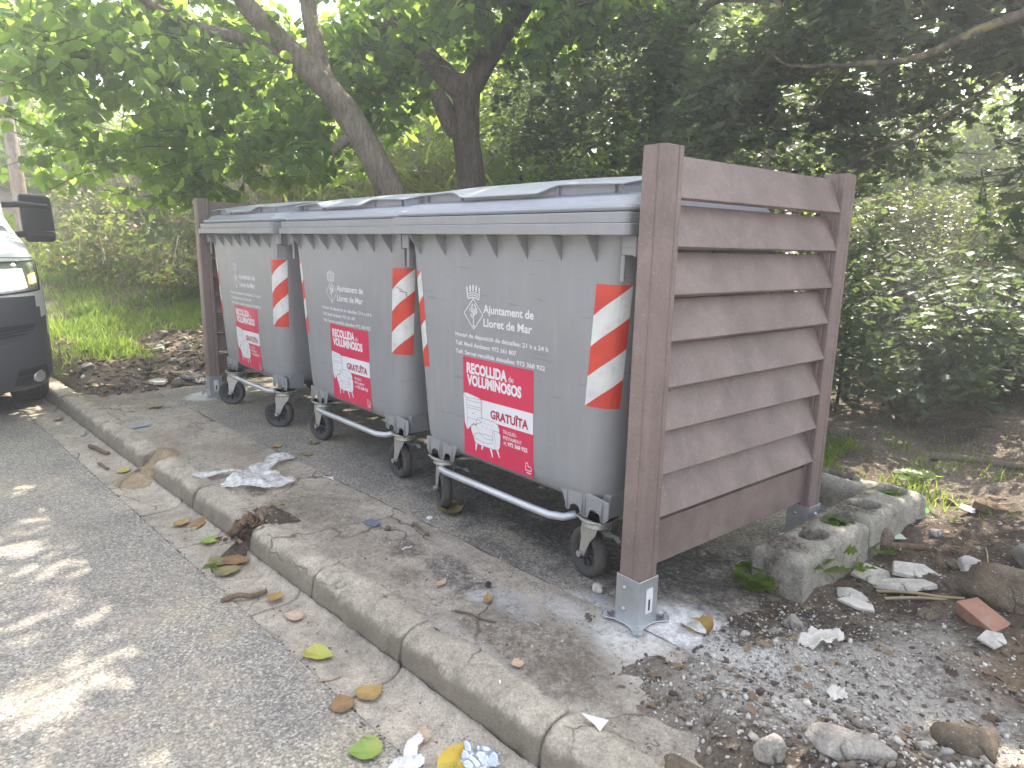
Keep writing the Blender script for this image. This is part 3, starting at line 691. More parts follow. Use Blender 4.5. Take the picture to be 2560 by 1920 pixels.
def make_castor(root, mx, my, ang, trail):
    """swivel castor under (mx,my); ang = direction of the wheel's visible face (local, degrees); trail = wheel offset vector"""
    c = bpy.data.objects.new('castor', None); COL.objects.link(c); c.parent = root; c.location = (mx, my, 0)
    n = Vector((math.cos(ang), math.sin(ang), 0)); p = Vector((-n.y, n.x, 0)); z = Vector((0, 0, 1))
    ctr = Vector((trail[0], trail[1], .099))
    mat = Matrix(((p.x, 0, n.x, ctr.x), (p.y, 0, n.y, ctr.y), (0, 1, 0, ctr.z), (0, 0, 0, 1)))
    mb = MB()
    mb.lathe([(.066, -.019), (.075, -.024), (.088, -.024), (.096, -.016), (.0985, 0), (.096, .016), (.088, .024), (.075, .024), (.066, .019)], 40, mat)
    mb.lathe([(.066, .019), (.066, -.019)], 40, mat)
    mb.build('tyre', M['tyre'], c)
    mb = MB(); mb.lathe([(.004, .006), (.05, .004), (.060, .016), (.067, .018)], 32, mat); mb.lathe([(.004, -.006), (.05, -.004), (.060, -.016), (.067, -.018)], 32, mat)
    mb.lathe([(.001, .026), (.018, .026), (.021, .004)], 16, mat); mb.lathe([(.001, -.026), (.018, -.026), (.021, -.004)], 16, mat)
    for i in range(8):
        a = 2*math.pi*i/8; q = mat @ Matrix.Rotation(a, 4, 'Z')
        mb.add([q @ Vector(v) for v in ((.018, -.004, .004), (.058, -.003, .004), (.058, .003, .004), (.018, .004, .004), (.018, -.004, .02), (.058, -.003, .014), (.058, .003, .014), (.018, .004, .02))],
               [(3, 2, 1, 0), (4, 5, 6, 7), (0, 1, 5, 4), (1, 2, 6, 5), (2, 3, 7, 6), (3, 0, 4, 7)])
    mb.build('rim', M['hub'], c)
    mb = MB(); top = .218
    # bearing plate and cup
    mb.lathe([(.001, .259), (.068, .259), (.070, .251), (.05, .247), (.052, .236), (.058, .228), (.05, .222), (.001, .222)], 28)
    mb.box((0, 0, .256), (.13, .11, .006))
    # side plates of the fork, pulled in from the cup to the axle
    u = Vector((trail[0], trail[1], 0)); 
    for sgn in (1, -1):
        o = n*sgn*.031
        A = [(-.048, top+.010), (.048, top+.010), (.046, top-.02), (.026, top-.055), (.016, .099), (.0, .085), (-.016, .099), (-.030, top-.055), (-.046, top-.02)]
        vs = []
        for dn in (0, .0035):
            for (a, zz) in A:
                k = max(0, min(1, (top+.01-zz)/(top+.01-.085)))
                vs.append(o+n*sgn*dn+p*a*1.0+u*k+z*zz)
        m_ = len(A); fs = [tuple(range(m_))[::-1], tuple(range(m_, 2*m_))]+[(i, (i+1) % m_, m_+(i+1) % m_, m_+i) for i in range(m_)]
        mb.add(vs, fs)
    mb.add([n*.031+p*.048+z*(top+.01), n*-.031+p*.048+z*(top+.01), n*-.031-p*.048+z*(top+.01), n*.031-p*.048+z*(top+.01)], [(0, 1, 2, 3)])
    # axle bolt
    mb.tube([ctr-n*.044, ctr+n*.044], .0085, 8); mb.tube([ctr+n*.037, ctr+n*.048], .013, 6)
    # brake pedal
    d = (-u).normalized() if u.length > .01 else p
    b0 = d*.045+z*.222
    mb.add([b0-d*.02+n*.018, b0-d*.02-n*.018, b0+d*.03-n*.018-z*.012, b0+d*.03+n*.018-z*.012, b0+d*.065-n*.012-z*.006, b0+d*.065+n*.012-z*.006, b0+d*.085-n*.008-z*.02, b0+d*.085+n*.008-z*.02], [(0, 1, 2, 3), (3, 2, 4, 5), (5, 4, 6, 7)])
    mb.build('fork', M['zinc'], c, .0012, 1)
    return c
def make_bin(name, loc, rz, wheels, poster_dx, label, scratch):
    root = empty(name, loc, rz); tag(root, label, 'waste container', 'grey waste containers in a row')
    body = make_body(root); crest_and_text(body); make_poster(body, poster_dx)
    make_strip(body, 1, scratch); make_strip(body, -1)
    make_lid(root)
    for w_ in wheels: make_castor(root, *w_)
    # foot bar in front and the angle frame beneath
    mb = MB()
    pts = [(.29, .085, .222), (.34, .073, .222), (.9, .073, .226), (1.0, .076, .227), (1.05, .10, .228), (1.075, .14, .236)]
    mb.tube(pts, .0155, 14)
    mb.build('foot_bar', M['bar'], root)
    mb = MB(); mb.tube([(.25, .50, .250), (1.16, .50, .250)], .011, 8); mb.tube([(.27, .16, .25), (.5, .5, .25), (.3, .82, .25)], .010, 8); mb.tube([(1.14, .16, .25), (.92, .5, .25), (1.12, .82, .25)], .010, 8)
    mb.build('underframe', M['zinc'], root)
    # side trunnion for lifting
    for x in (-.018, WB+.0):
        mb = MB(); mb.lathe([(.001, 0), (.024, 0), (.024, .03), (.001, .03)], 16, Matrix.Translation((x-.006, .52, 1.235)) @ Matrix.Rotation(R(90), 4, 'Y')); mb.build('trunnion', M['bin'], root)
    return root
def wl(rz, items):
    """castors: (local mount, world face angle, world trail angle, trail)"""
    out = []
    for (mx, my, fa, ta, tr) in items:
        a = R(ta)-rz; out.append((mx, my, R(fa)-rz, (tr*math.cos(a), tr*math.sin(a))))
    return out
r3, r2, r1 = R(3.087), R(2.345), R(2.11)
B3 = make_bin('waste_container', (.626, .0223, 0), r3, wl(r3, [(.235, .150, -111, 200, .012), (1.175, .150, -100, 172, .045), (.235, .80, -60, 200, .04), (1.18, .80, 30, 150, .04)]), 0,
              'nearest grey wheeled bin, beside the near slatted screen', 0)
B2 = make_bin('waste_container', (-.7544, .0349, 0), r2, wl(r2, [(.235, .145, -75, 215, .02), (1.16, .150, -91, 185, .045), (.235, .80, 40, 200, .04), (1.18, .80, -60, 170, .04)]), .032,
              'middle grey wheeled bin with grey scratch on its striped strip', 1)
B1 = make_bin('waste_container', (-2.1398, -.0572, 0), r1, wl(r1, [(.33, .10, -40, 260, .03), (1.19, .12, -45, 225, .045), (.235, .80, -60, 200, .04), (1.18, .80, -90, 170, .04)]), -.005,
              'farthest grey wheeled bin, beside the far slatted screen', 0)

# ------------------------------------------------------------------ slatted screens
def make_post(root, x, y, sticker):
    """x,y: centre of the post"""
    wd = .0892; h = 1.529
    mb = MB(); c = .010; g = .0035
    # square section with bevelled corners and a shallow groove in each face
    half = wd/2; sec = []
    for q in range(4):
        a = R(90*q); ca, sa = math.cos(a), math.sin(a)
        for (px, py) in ((half, -half+.006), (half, .012), (half-g, .014), (half-g, .018), (half, .020), (half, half-.006)):
            sec.append((px*ca-py*sa, px*sa+py*ca))
    n = len(sec); V = [(px, py, .012) for px, py in sec]+[(px, py, h) for px, py in sec]
    mb.add(V, [tuple(range(n))[::-1], tuple(range(n, 2*n))]+[(i, (i+1) % n, n+(i+1) % n, n+i) for i in range(n)])
    post = mb.build('post', M['comp'], root, .0015, 1, (x, y, 0))
    mb = MB(); o = half+.003; hs = .165; tk = .003
    # steel shoe: four walls and a base plate with cut-in sides
    mb.box((0, -o, hs/2+.004), (2*o+tk, tk, hs)); mb.box((0, o, hs/2+.004), (2*o+tk, tk, hs)); mb.box((o, 0, hs/2+.004), (tk, 2*o-tk, hs-.001)); mb.box((-o, 0, hs/2+.004), (tk, 2*o-tk, hs-.001))
    pl = []
    for q in range(4):
        a = R(90*q); ca, sa = math.cos(a), math.sin(a)
        for (px, py) in ((.086, -.066), (.066, -.032), (.062, 0), (.066, .032), (.086, .066), (.080, .080)):
            pl.append((px*ca-py*sa, px*sa+py*ca))
    mb.prism(pl, .005, Matrix.Translation((0, 0, .008)))
    mb.build('post_shoe', M['galv'], post, .0012, 1)
    for (bx, by, ax) in ((-.012, -o-.001, 'y'), (o+.001, .010, 'x')):
        for zz in (.052, .128):
            mb = MB(); rot = Matrix.Rotation(R(90), 4, 'X') if ax == 'y' else Matrix.Rotation(R(90), 4, 'Y')
            mb.lathe([(.0085, 0), (.0085, .003), (.006, .007), (.001, .008)], 12, Matrix.Translation((bx, by, zz)) @ rot)
            if not (ax == 'x' and sticker): mb.build('bolt', M['galv'], post)
    for (bx, by) in ((.070, -.070), (-.070, -.070), (.070, .070), (-.070, .070)):
        mb = MB(); mb.lathe([(.001, .013), (.014, .013), (.014, .0155), (.0095, .0155), (.0095, .024), (.0055, .0245), (.0055, .034), (.001, .034)], 10, Matrix.Translation((bx, by, 0)), sm=False); mb.build('anchor_bolt', M['galv'], post)
    if sticker:
        mb = MB(); xx = o+tk/2+.0012
        mb.add([(xx, -.012, .045), (xx, .022, .045), (xx, .022, .135), (xx, -.012, .135)], [(0, 1, 2, 3)], 0)
        mb.add([(xx+.0006, .001, .055), (xx+.0006, .010, .055), (xx+.0006, .010, .095), (xx+.0006, .001, .095)], [(0, 1, 2, 3)], 1)
        mb.build('sticker', [M['wprint'], M['black']], post)
    return post
def make_screen(loc, rz, label, y0=.0446, L=1.087):
    root = empty('slatted_screen', loc, rz); tag(root, label, 'screen', 'slatted screens at the ends of the row')
    make_post(root, 0, 0, True); make_post(root, 0, L, False)
    rr = random.Random(3)
    mb = MB(); ym, ln = L/2, L-.088
    for k in range(8):
        zb = 1.383-.1445*k
        # outer lower edge at x=+.040, upper edge leans back to x=-.012
        p0 = Vector((.040, 0, zb)); p1 = Vector((-.014, 0, zb+.128)); d = (p1-p0).normalized(); nn = Vector((-d.z, 0, d.x))*-1
        th = .021; a, b_, c_, e_ = p0, p1, p1-Vector((d.z, 0, -d.x))*th, p0-Vector((d.z, 0, -d.x))*th
        vs = []
        for yy in (ym-ln/2, ym+ln/2):
            for q in (a, b_, c_, e_): vs.append((q.x, yy+rr.uniform(-.001, .001), q.z+rr.uniform(-.002, .002)))
        mb.add(vs, [(0, 1, 2, 3), (7, 6, 5, 4), (0, 4, 5, 1), (1, 5, 6, 2), (2, 6, 7, 3), (3, 7, 4, 0)])
    mb.build('louvre_slats', M['comp'], root, .0025, 2)
    mb = MB(); mb.box((-.004, ym, .262), (.03, ln, .155)); mb.build('bottom_board', M['comp'], root, .003, 2)
    return root
make_screen((2.068, .147, 0), 0, 'near brown slatted screen at the right end of the bins')
make_screen((-2.203, -.0, 0), 0, 'far brown slatted screen at the left end of the bins')

# ------------------------------------------------------------------ vegetation tools
def unit(v): return v/np.maximum(np.linalg.norm(v, axis=-1, keepdims=True), 1e-9)
T_OVATE = (np.array([(0, 0, 0), (0, .3, .0), (0, .66, -.03), (0, 1.05, -.16), (-.30, .16, .07), (-.43, .46, .08), (-.26, .78, .0), (.30, .16, .07), (.43, .46, .08), (.26, .78, .0)]),
           [(0, 1, 5, 4), (1, 2, 6, 5), (2, 3, 6), (0, 7, 8, 1), (1, 8, 9, 2), (2, 9, 3)])
_ok = [(0, 0), (.09, .12), (.24, .20), (.13, .34), (.36, .47), (.17, .58), (.31, .74), (.12, .82), (0, 1)]
T_OAK = (np.array([(x, y, .18*abs(x)) for x, y in _ok]+[(-x, y, .18*abs(x)) for x, y in _ok[1:-1]]),
         [tuple(range(9)), (0, 8)+tuple(range(15, 8, -1))])
T_SMALL = (np.array([(0, 0, 0), (.27, .45, .08), (0, 1, -.05), (-.27, .45, .08)]), [(0, 1, 2), (0, 2, 3)])
T_BLADE = (np.array([(-.035, 0, 0), (.035, 0, 0), (.03, .45, .02), (-.03, .45, .02), (0, 1, -.16)]), [(0, 1, 2, 3), (3, 2, 4)])
T_CHIP = (np.array([(-.5, -.4, .0), (.45, -.5, .05), (.55, .35, .0), (-.1, .5, .08), (-.6, .2, .02)]), [(0, 1, 2, 3, 4)])
def scatter(name, mats, P, D, N, size, tmpl, parent=None, width=1.0, mi=None):
    """one mesh of leaves: P base points, D leaf directions, N leaf normals, size per leaf"""
    P = np.asarray(P); D = unit(np.asarray(D)); N = np.asarray(N)
    X = unit(np.cross(D, N)); Z = np.cross(X, D)
    tv, tf = tmpl; k = len(tv); n = len(P); sz = np.asarray(size).reshape(n, 1, 1)
    V = (P[:, None, :]+sz*(tv[None, :, 0:1]*width*X[:, None, :]+tv[None, :, 1:2]*D[:, None, :]+tv[None, :, 2:3]*Z[:, None, :])).reshape(-1, 3)
    flat = np.concatenate([np.array(f) for f in tf]); tot1 = np.array([len(f) for f in tf])
    loops = (flat[None, :]+(np.arange(n)*k)[:, None]).reshape(-1).astype(np.int32)
    tot = np.tile(tot1, n).astype(np.int32); st = np.concatenate(([0], np.cumsum(tot)[:-1])).astype(np.int32)
    me = bpy.data.meshes.new(name)
    me.vertices.add(len(V)); me.vertices.foreach_set('co', V.astype(np.float32).reshape(-1))
    me.loops.add(len(loops)); me.loops.foreach_set('vertex_index', loops)
    me.polygons.add(len(tot)); me.polygons.foreach_set('loop_start', st); me.polygons.foreach_set('loop_total', tot)
    for m in (mats if isinstance(mats, (list, tuple)) else [mats]): me.materials.append(m)
    if mi is not None: me.polygons.foreach_set('material_index', np.repeat(np.asarray(mi, np.int32), len(tf)))
    me.update(calc_edges=True)
    o = bpy.data.objects.new(name, me); COL.objects.link(o)
    if parent: o.parent = parent
    return o
def vnoise(p, sc, seed=0): return mnoise.noise(Vector((p[0]*sc+seed, p[1]*sc, p[2]*sc)))
def shrub_gap(p):  # crown leaves cut away along the sun to light the bank and shrubs
    k = (p[2]-1.2)/SUN.z
    if k < .8: return False
    gx, gy = p[0]-SUN.x*k, p[1]-SUN.y*k
    if -9 < gx < -4.4 and -.8 < gy < 2.2: return mnoise.noise(Vector((gx*1.3, gy*1.3, 5))) > -.22
    return ((gx-1.0)/1.5)**2+((gy-5.5)/1.3)**2 < 1 and mnoise.noise(Vector((gx*2, gy*2, 3))) > -.25
def sunlit_gap(p):
    """True for leaf clusters left out of the crowns to shape sun patches on the ground"""
    k = (p[2]+.12)/SUN.z; gx, gy = p[0]-SUN.x*k, p[1]-SUN.y*k; s, t = ST_(gx, gy)
    if p[2] < 3.2 and s < 2.4 and (t > -1.1 or mnoise.noise(Vector((p[0]*3, p[1]*3, p[2]*3))) < .12): return False
    if t < -.95 and s < -1.7: return True
    if s < -4.2 and t > .2: return mnoise.noise(Vector((s*1.2, t*1.5, 6))) > -.35
    if t < -1.02 and -3.2 < s < 3.5:
        n = mnoise.noise(Vector((s*1.6+3.1, t*4.2+1.7, 0)))+.7*mnoise.noise(Vector((s*4.2+3.1, t*10+1.7, 4)))
        if rng.random() < .10: return False
        return n > (-.10 if s < 1.2 else .22)
    if -7.5 < s <= -2.3: return mnoise.noise(Vector((s*1.2+8.3, t*1.5+.7, 0)))+.5*mnoise.noise(Vector((s*3.3, t*4, 2))) > -.10
    if s <= -7.5: return True
    if s > 2.6 and t < .6: return mnoise.noise(Vector((s*2.2+1.3, t*2.2+4.7, 0))) > .18
    return False
LIMBS = [((-1.64, 1.8, .7), (-1.80, 1.42, 1.6)), ((-1.80, 1.42, 1.6), (-1.97, 1.08, 2.28)), ((-1.97, 1.08, 2.28), (-2.13, .80, 2.62)), ((-2.13, .80, 2.62), (-2.08, .33, 3.0)), ((-2.1, .92, 2.7), (-2.18, .9, 3.3)), ((-2.2, .6, 2.7), (-2.2, .05, 2.74)),
         ((-2.07, 2.5, .8), (-2.1, 2.46, 1.7)), ((-2.1, 2.46, 1.7), (-2.13, 2.42, 2.75)), ((-2.13, 2.42, 2.65), (-2.0, 2.6, 3.0)), ((-2.0, 2.6, 3.0), (-1.8, 2.9, 3.5)), ((-2.14, 2.38, 2.6), (-2.35, 2.05, 2.95))]
def near_limb(p):
    if not 1.5 < p[2] < 3.4: return False
    q0 = Vector(p); d = Vector((q0.x-3.4, q0.y+1.5, 0)).normalized()
    for k in (0, .3, .6, .9, 1.3):
        q = q0+d*k+Vector((0, 0, .08*k))
        for a, b_ in LIMBS:
            a = Vector(a); v = Vector(b_)-a; t = max(0, min(1, (q-a).dot(v)/v.length_squared))
            if (q-a-v*t).length < .27: return True
    return False
def clusters(vols, gap=True):
    """cluster centres in ellipsoids (centre, radii, count); more of them near the surface; clumped by noise"""
    out = []
    for (c, r, n) in vols:
        got = 0; tries = 0
        while got < n and tries < n*30:
            tries += 1
            v = rng.normal(size=3); v /= np.linalg.norm(v); q = v*rng.random()**.42
            p = np.array(c)+q*np.array(r)
            if vnoise(p, 1.5, 5) < -.12 and rng.random() < .75: continue
            if gap and near_limb(p) and rng.random() < .82: got += 1; continue
            if gap and sunlit_gap(p): got += 1; continue
            if shrub_gap(p): got += 1; continue
            out.append(p); got += 1
    return np.array(out) if out else np.zeros((0, 3))
def crown(name, mat, C, per, tlen, size, tmpl, parent=None, droop=.35, up=1.0, width=1.0, spread=.9, twig=None, jitter=.03, upn=.55, floor=None):
    """twigs at the cluster centres, leaves set alternately along them"""
    n = len(C)
    a = rng.random(n)*2*math.pi
    d = np.stack([np.cos(a), np.sin(a), rng.normal(size=n)*.35-droop*.4], 1); d = unit(d)
    L = tlen*(.6+.8*rng.random(n))
    i = np.arange(per); f = (i+.3)/per
    P = C[:, None, :]+d[:, None, :]*(L[:, None]*(f[None, :]-.4))[:, :, None]+rng.normal(size=(n, per, 3))*jitter
    side = unit(np.cross(d, np.array([0, 0, 1.0])))
    sg = np.where(i % 2 == 0, 1, -1)
    D = d[:, None, :]*.55+side[:, None, :]*(sg[None, :]*spread)[:, :, None]+rng.normal(size=(n, per, 3))*.28; D[:, :, 2] -= droop
    N = np.array([0, 0, up])[None, None, :]+rng.normal(size=(n, per, 3))*upn
    S_ = size*(.55+.65*rng.random((n, per)))
    P = P.reshape(-1, 3); D = D.reshape(-1, 3); N = N.reshape(-1, 3); S_ = S_.reshape(-1)
    if floor is not None:
        k = P[:, 2] > floor; P, D, N, S_ = P[k], D[k], N[k], S_[k]
    o = scatter(name, mat, P, D, N, S_, tmpl, parent, width)
    if twig:
        m, rad, every = twig; mb = MB()
        for q in range(0, n, every):
            p0 = C[q]-d[q]*L[q]*.45; p1 = C[q]+d[q]*L[q]*.55; pm = (p0+p1)/2+rng.normal(size=3)*.02
            mb.tube([p0, pm, p1], [rad, rad*.8, rad*.4], 4, cap=False)
        t = mb.build('twigs', m, parent)
    return o
def limb(mb, pts, r0, r1, seg=12, wob=.012, seed=0, sub=4):
    """smooth tapered limb through pts with a lumpy skin"""
    pts = [Vector(p) for p in pts]; out = []
    for i in range(len(pts)-1):
        p0 = pts[max(i-1, 0)]; p1 = pts[i]; p2 = pts[i+1]; p3 = pts[min(i+2, len(pts)-1)]
        for j in range(sub):
            t = j/sub
            out.append(.5*((2*p1)+(p2-p0)*t+(2*p0-5*p1+4*p2-p3)*t*t+(-p0+3*p1-3*p2+p3)*t**3))
    out.append(pts[-1]); n = len(out)
    b0 = len(mb.V)
    mb.tube(out, [r0+(r1-r0)*(i/(n-1))**.8 for i in range(n)], seg)
    for q in range(b0, len(mb.V)):
        v = Vector(mb.V[q]); d = Vector((nz(v.x*7+seed, v.y*7, v.z*3), nz(v.y*7, v.z*3+seed, v.x*7+9), nz(v.z*5, v.x*7, seed)))
        mb.V[q] = tuple(v+d*wob)
M['bark'] = bark_mat('grey_brown_bark', (.13, .105, .085), (.40, .34, .28))
M['bark_dark'] = bark_mat('dark_bark', (.075, .06, .05), (.26, .21, .175))
M['bark_oak'] = bark_mat('lichen_bark', (.06, .05, .042), (.19, .16, .13), .7)
M['twig'] = simple('twig', (.13, .10, .07), .8, 0, .25, 5)
M['leaf_m'] = leaf_mat('mulberry_leaf', [(.045, .088, .034), (.06, .12, .04), (.078, .15, .045), (.10, .18, .045)], (.48, .68, .11), .54)
M['leaf_m2'] = leaf_mat('mulberry_leaf_light', [(.05, .10, .02), (.08, .15, .03), (.12, .19, .03)], (.44, .60, .07), .55)
M['leaf_o'] = leaf_mat('oak_leaf', [(.045, .070, .048), (.06, .09, .06), (.075, .108, .068), (.10, .125, .08)], (.26, .36, .12), .34, .5)
M['leaf_b'] = leaf_mat('thicket_leaf', [(.05, .085, .02), (.08, .13, .03), (.11, .16, .035), (.16, .19, .04)], (.50, .66, .10), .52)
M['leaf_s'] = leaf_mat('small_glossy_leaf', [(.04, .06, .022), (.06, .085, .03), (.09, .11, .04), (.15, .15, .07)], (.30, .36, .08), .38, .30, .6)
M['bramble'] = leaf_mat('bramble_leaf', [(.04, .08, .02), (.06, .11, .03), (.09, .14, .03), (.11, .15, .035), (.28, .22, .04), (.20, .05, .05), (.07, .10, .03), (.10, .13, .04)], (.34, .42, .08), .40)
M['reed'] = leaf_mat('reed_blade', [(.08, .12, .03), (.12, .15, .05), (.24, .19, .09), (.10, .15, .04)], (.36, .46, .10), .42)
M['cane'] = simple('dry_cane', (.36, .28, .16), .6, 0, .25, 4)
M['grass'] = leaf_mat('grass_blade', [(.05, .11, .02), (.08, .16, .03), (.12, .20, .04), (.19, .20, .07)], (.42, .58, .09), .48)

# --- leaning mulberry
tr = empty('mulberry_tree', (-1.70, 1.85, 0)); tag(tr, 'large-leaved tree with a thick trunk leaning left over the bins', 'tree')
o0 = Vector(tr.location); rel = lambda p: tuple(Vector(p)-o0)
mb = MB()
limb(mb, [rel(p) for p in ((-1.55, 2.05, -.1), (-1.64, 1.8, .7), (-1.80, 1.42, 1.6), (-1.97, 1.08, 2.28), (-2.13, .80, 2.62))], .140, .098, 16, .018)
limb(mb, [rel(p) for p in ((-2.13, .80, 2.62), (-2.12, .55, 2.80), (-2.08, .33, 3.0), (-2.05, .1, 3.5), (-2.2, -.2, 4.2))], .10, .04, 12, .012, 2)
limb(mb, [rel(p) for p in ((-2.02, .95, 2.45), (-2.2, .92, 2.95), (-2.18, .9, 3.3), (-2.3, 1.0, 4.2), (-2.4, 1.3, 5.0))], .08, .04, 12, .012, 3)
limb(mb, [rel(p) for p in ((-2.12, .78, 2.62), (-2.2, .40, 2.72), (-2.2, .05, 2.74), (-2.1, -.27, 2.80), (-2.0, -.6, 3.0), (-1.9, -1.0, 3.3))], .06, .02, 10, .01, 4)
limb(mb, [rel(p) for p in ((-1.93, 1.15, 2.1), (-2.0, 1.02, 1.98), (-2.02, .97, 1.93))], .05, .035, 10, .02, 5)
limb(mb, [rel(p) for p in ((-2.2, .2, 2.74), (-2.5, -.1, 2.5), (-2.6, -.3, 2.2))], .022, .01, 8, .006, 6)
limb(mb, [rel(p) for p in ((-2.3, 1.0, 3.4), (-1.9, 1.5, 4.0), (-1.4, 1.9, 4.4))], .05, .02, 8, .006, 7)
mb.build('trunk', M['bark'], tr)
Cx = clusters([((-2.3, -.2, 2.6), (1.0, 1.0, .62), 250), ((-2.3, -1.1, 2.35), (.8, .5, .42), 75), ((-3.1, -.2, 3.0), (1.0, .9, .5), 70), ((-2.85, .45, 2.2), (1.0, .9, .65), 210), ((-2.5, .75, 2.95), (1.1, 1.1, .5), 190),
               ((-3.0, -.3, 2.0), (.7, .8, .5), 110), ((-3.6, 1.6, 2.7), (1.2, 1.0, .9), 200), ((-2.2, .9, 4.2), (1.9, 1.7, .9), 150)])-np.array(o0)  # last volume: unseen overhead canopy, added to shade the pavement and bins
crown('crown', [M['leaf_m']], Cx, 13, .38, .098, T_OVATE, tr, .55, twig=(M['twig'], .004, 1))
# --- upright mulberry
tr = empty('mulberry_tree', (-2.08, 2.48, 0)); tag(tr, 'large-leaved tree with an upright dark cracked trunk that forks', 'tree')
o0 = Vector(tr.location)
mb = MB()
limb(mb, [rel(p) for p in ((-2.05, 2.5, -.1), (-2.07, 2.5, .8), (-2.1, 2.46, 1.7), (-2.14, 2.40, 2.3), (-2.13, 2.42, 2.75))], .150, .125, 18, .026)
limb(mb, [rel(p) for p in ((-2.13, 2.42, 2.65), (-2.0, 2.6, 3.0), (-1.8, 2.9, 3.5), (-1.5, 3.2, 4.3))], .12, .06, 12, .015, 2)
limb(mb, [rel(p) for p in ((-2.14, 2.38, 2.6), (-2.35, 2.05, 2.95), (-2.5, 1.8, 3.3), (-2.8, 1.6, 4.2))], .12, .05, 12, .015, 3)
limb(mb, [rel(p) for p in ((-2.16, 2.32, 2.25), (-2.25, 2.2, 2.5), (-2.28, 2.15, 2.62))], .10, .07, 12, .025, 4)
limb(mb, [rel(p) for p in ((-1.6, 3.1, 3.9), (-1.0, 2.6, 4.3), (-.2, 2.2, 4.5), (.5, 1.9, 4.6))], .05, .02, 10, .01, 5)
mb.build('trunk', M['bark_dark'], tr)
Cx = clusters([((-1.9, 2.3, 3.3), (1.2, 1.1, .45), 260), ((-2.8, 2.1, 3.0), (.8, .8, .5), 150), ((-1.2, 2.7, 3.3), (.9, .9, .55), 170), ((-.9, 2.8, 4.5), (2.6, 1.8, .9), 520), ((.9, 2.4, 4.4), (1.9, 1.5, .8), 330)])-np.array(o0)  # last two volumes lie above the view, filled to keep the bins shaded
crown('crown', [M['leaf_m']], Cx, 13, .40, .108, T_OVATE, tr, .5, twig=(M['twig'], .004, 1))
# --- oaks
tr = empty('oak_tree', (-.55, 4.0, .2)); tag(tr, 'oak with a dark trunk rising behind the near screen', 'tree')
o0 = Vector(tr.location); mb = MB()
limb(mb, [rel(p) for p in ((-.95, 4.0, 0), (-1.0, 3.95, 1.2), (-1.02, 3.9, 2.2), (-.9, 3.85, 3.2), (-.8, 3.7, 4.4))], .17, .10, 14, .02)
limb(mb, [rel(p) for p in ((-.3, 4.6, 0), (-.35, 4.6, 1.6), (-.3, 4.5, 3.0), (-.3, 4.4, 4.5))], .12, .08, 12, .02, 6)
limb(mb, [rel(p) for p in ((-.95, 3.85, 2.4), (-.4, 3.4, 2.9), (.1, 3.0, 3.0), (.7, 2.7, 2.8))], .06, .02, 10, .012, 3)
limb(mb, [rel(p) for p in ((-.9, 3.8, 3.0), (.2, 3.2, 3.8), (1.5, 2.4, 4.2))], .07, .03, 10, .012, 4)
mb.build('trunk', M['bark_dark'], tr)
Cx = clusters([((-1.0, 3.5, 2.75), (1.1, .8, .75), 220), ((-1.9, 3.3, 2.5), (.7, .7, .65), 150), ((-.3, 3.2, 2.5), (.9, .7, .6), 170), ((-.6, 3.7, 1.9), (1.1, .6, .45), 130), ((.6, 3.2, 4.2), (1.9, 1.5, .8), 220)])-np.array(o0)  # last volume: out-of-view leaves placed overhead to block the sun
crown('crown', [M['leaf_o']], Cx, 14, .34, .085, T_OAK, tr, .2, twig=(M['bark_oak'], .004, 2))
tr = empty('oak_tree', (3.1, 3.6, .2)); tag(tr, 'shaded oak with a lichened branch reaching in from the right', 'tree')
o0 = Vector(tr.location); mb = MB()
limb(mb, [rel(p) for p in ((3.1, 3.6, 0), (3.1, 3.4, 1.4), (3.0, 3.0, 2.6), (2.8, 2.7, 3.8))], .15, .09, 14, .02)
limb(mb, [rel(p) for p in ((3.05, 3.1, 2.2), (2.6, 2.2, 2.25), (2.25, 1.95, 2.16), (1.95, 2.0, 2.10), (1.6, 2.1, 2.16), (1.27, 2.15, 2.22), (1.0, 2.3, 2.40))], .028, .006, 10, .012, 3)
limb(mb, [rel(p) for p in ((1.6, 2.1, 2.16), (1.35, 2.3, 2.02), (1.15, 2.5, 1.98))], .010, .005, 8, .008, 5)
limb(mb, [rel(p) for p in ((2.6, 2.2, 2.25), (2.0, 2.5, 1.95), (1.5, 2.6, 1.75), (1.2, 2.7, 1.62))], .014, .006, 8, .01, 6)
limb(mb, [rel(p) for p in ((1.3, 2.6, 1.7), (1.2, 2.45, 1.45), (1.25, 2.35, 1.25))], .008, .004, 6, .008, 7)
limb(mb, [rel(p) for p in ((3.0, 3.1, 2.4), (2.2, 3.0, 3.0), (1.2, 2.8, 3.3), (.5, 2.6, 3.6))], .04, .012, 8, .01, 8)
mb.build('trunk', M['bark_oak'], tr)
Cx = clusters([((1.75, 2.6, 2.5), (1.0, .6, .42), 420), ((.75, 2.75, 2.2), (.6, .45, .42), 190), ((2.7, 2.8, 2.15), (.6, .6, .55), 200), ((1.2, 3.3, 2.7), (1.3, .5, .5), 110), ((1.35, 2.95, 2.0), (.6, .35, .35), 80), ((2.2, 3.2, 3.4), (1.7, 1.3, .9), 360), ((2.35, 2.9, 1.45), (.4, .4, .35), 45), ((1.9, 2.0, 3.4), (1.2, .9, .5), 200)])-np.array(o0)  # widest volume: unseen overhead canopy, put in for shade
crown('crown', [M['leaf_o']], Cx, 13, .32, .085, T_OAK, tr, .2, twig=(M['bark_oak'], .004, 1))
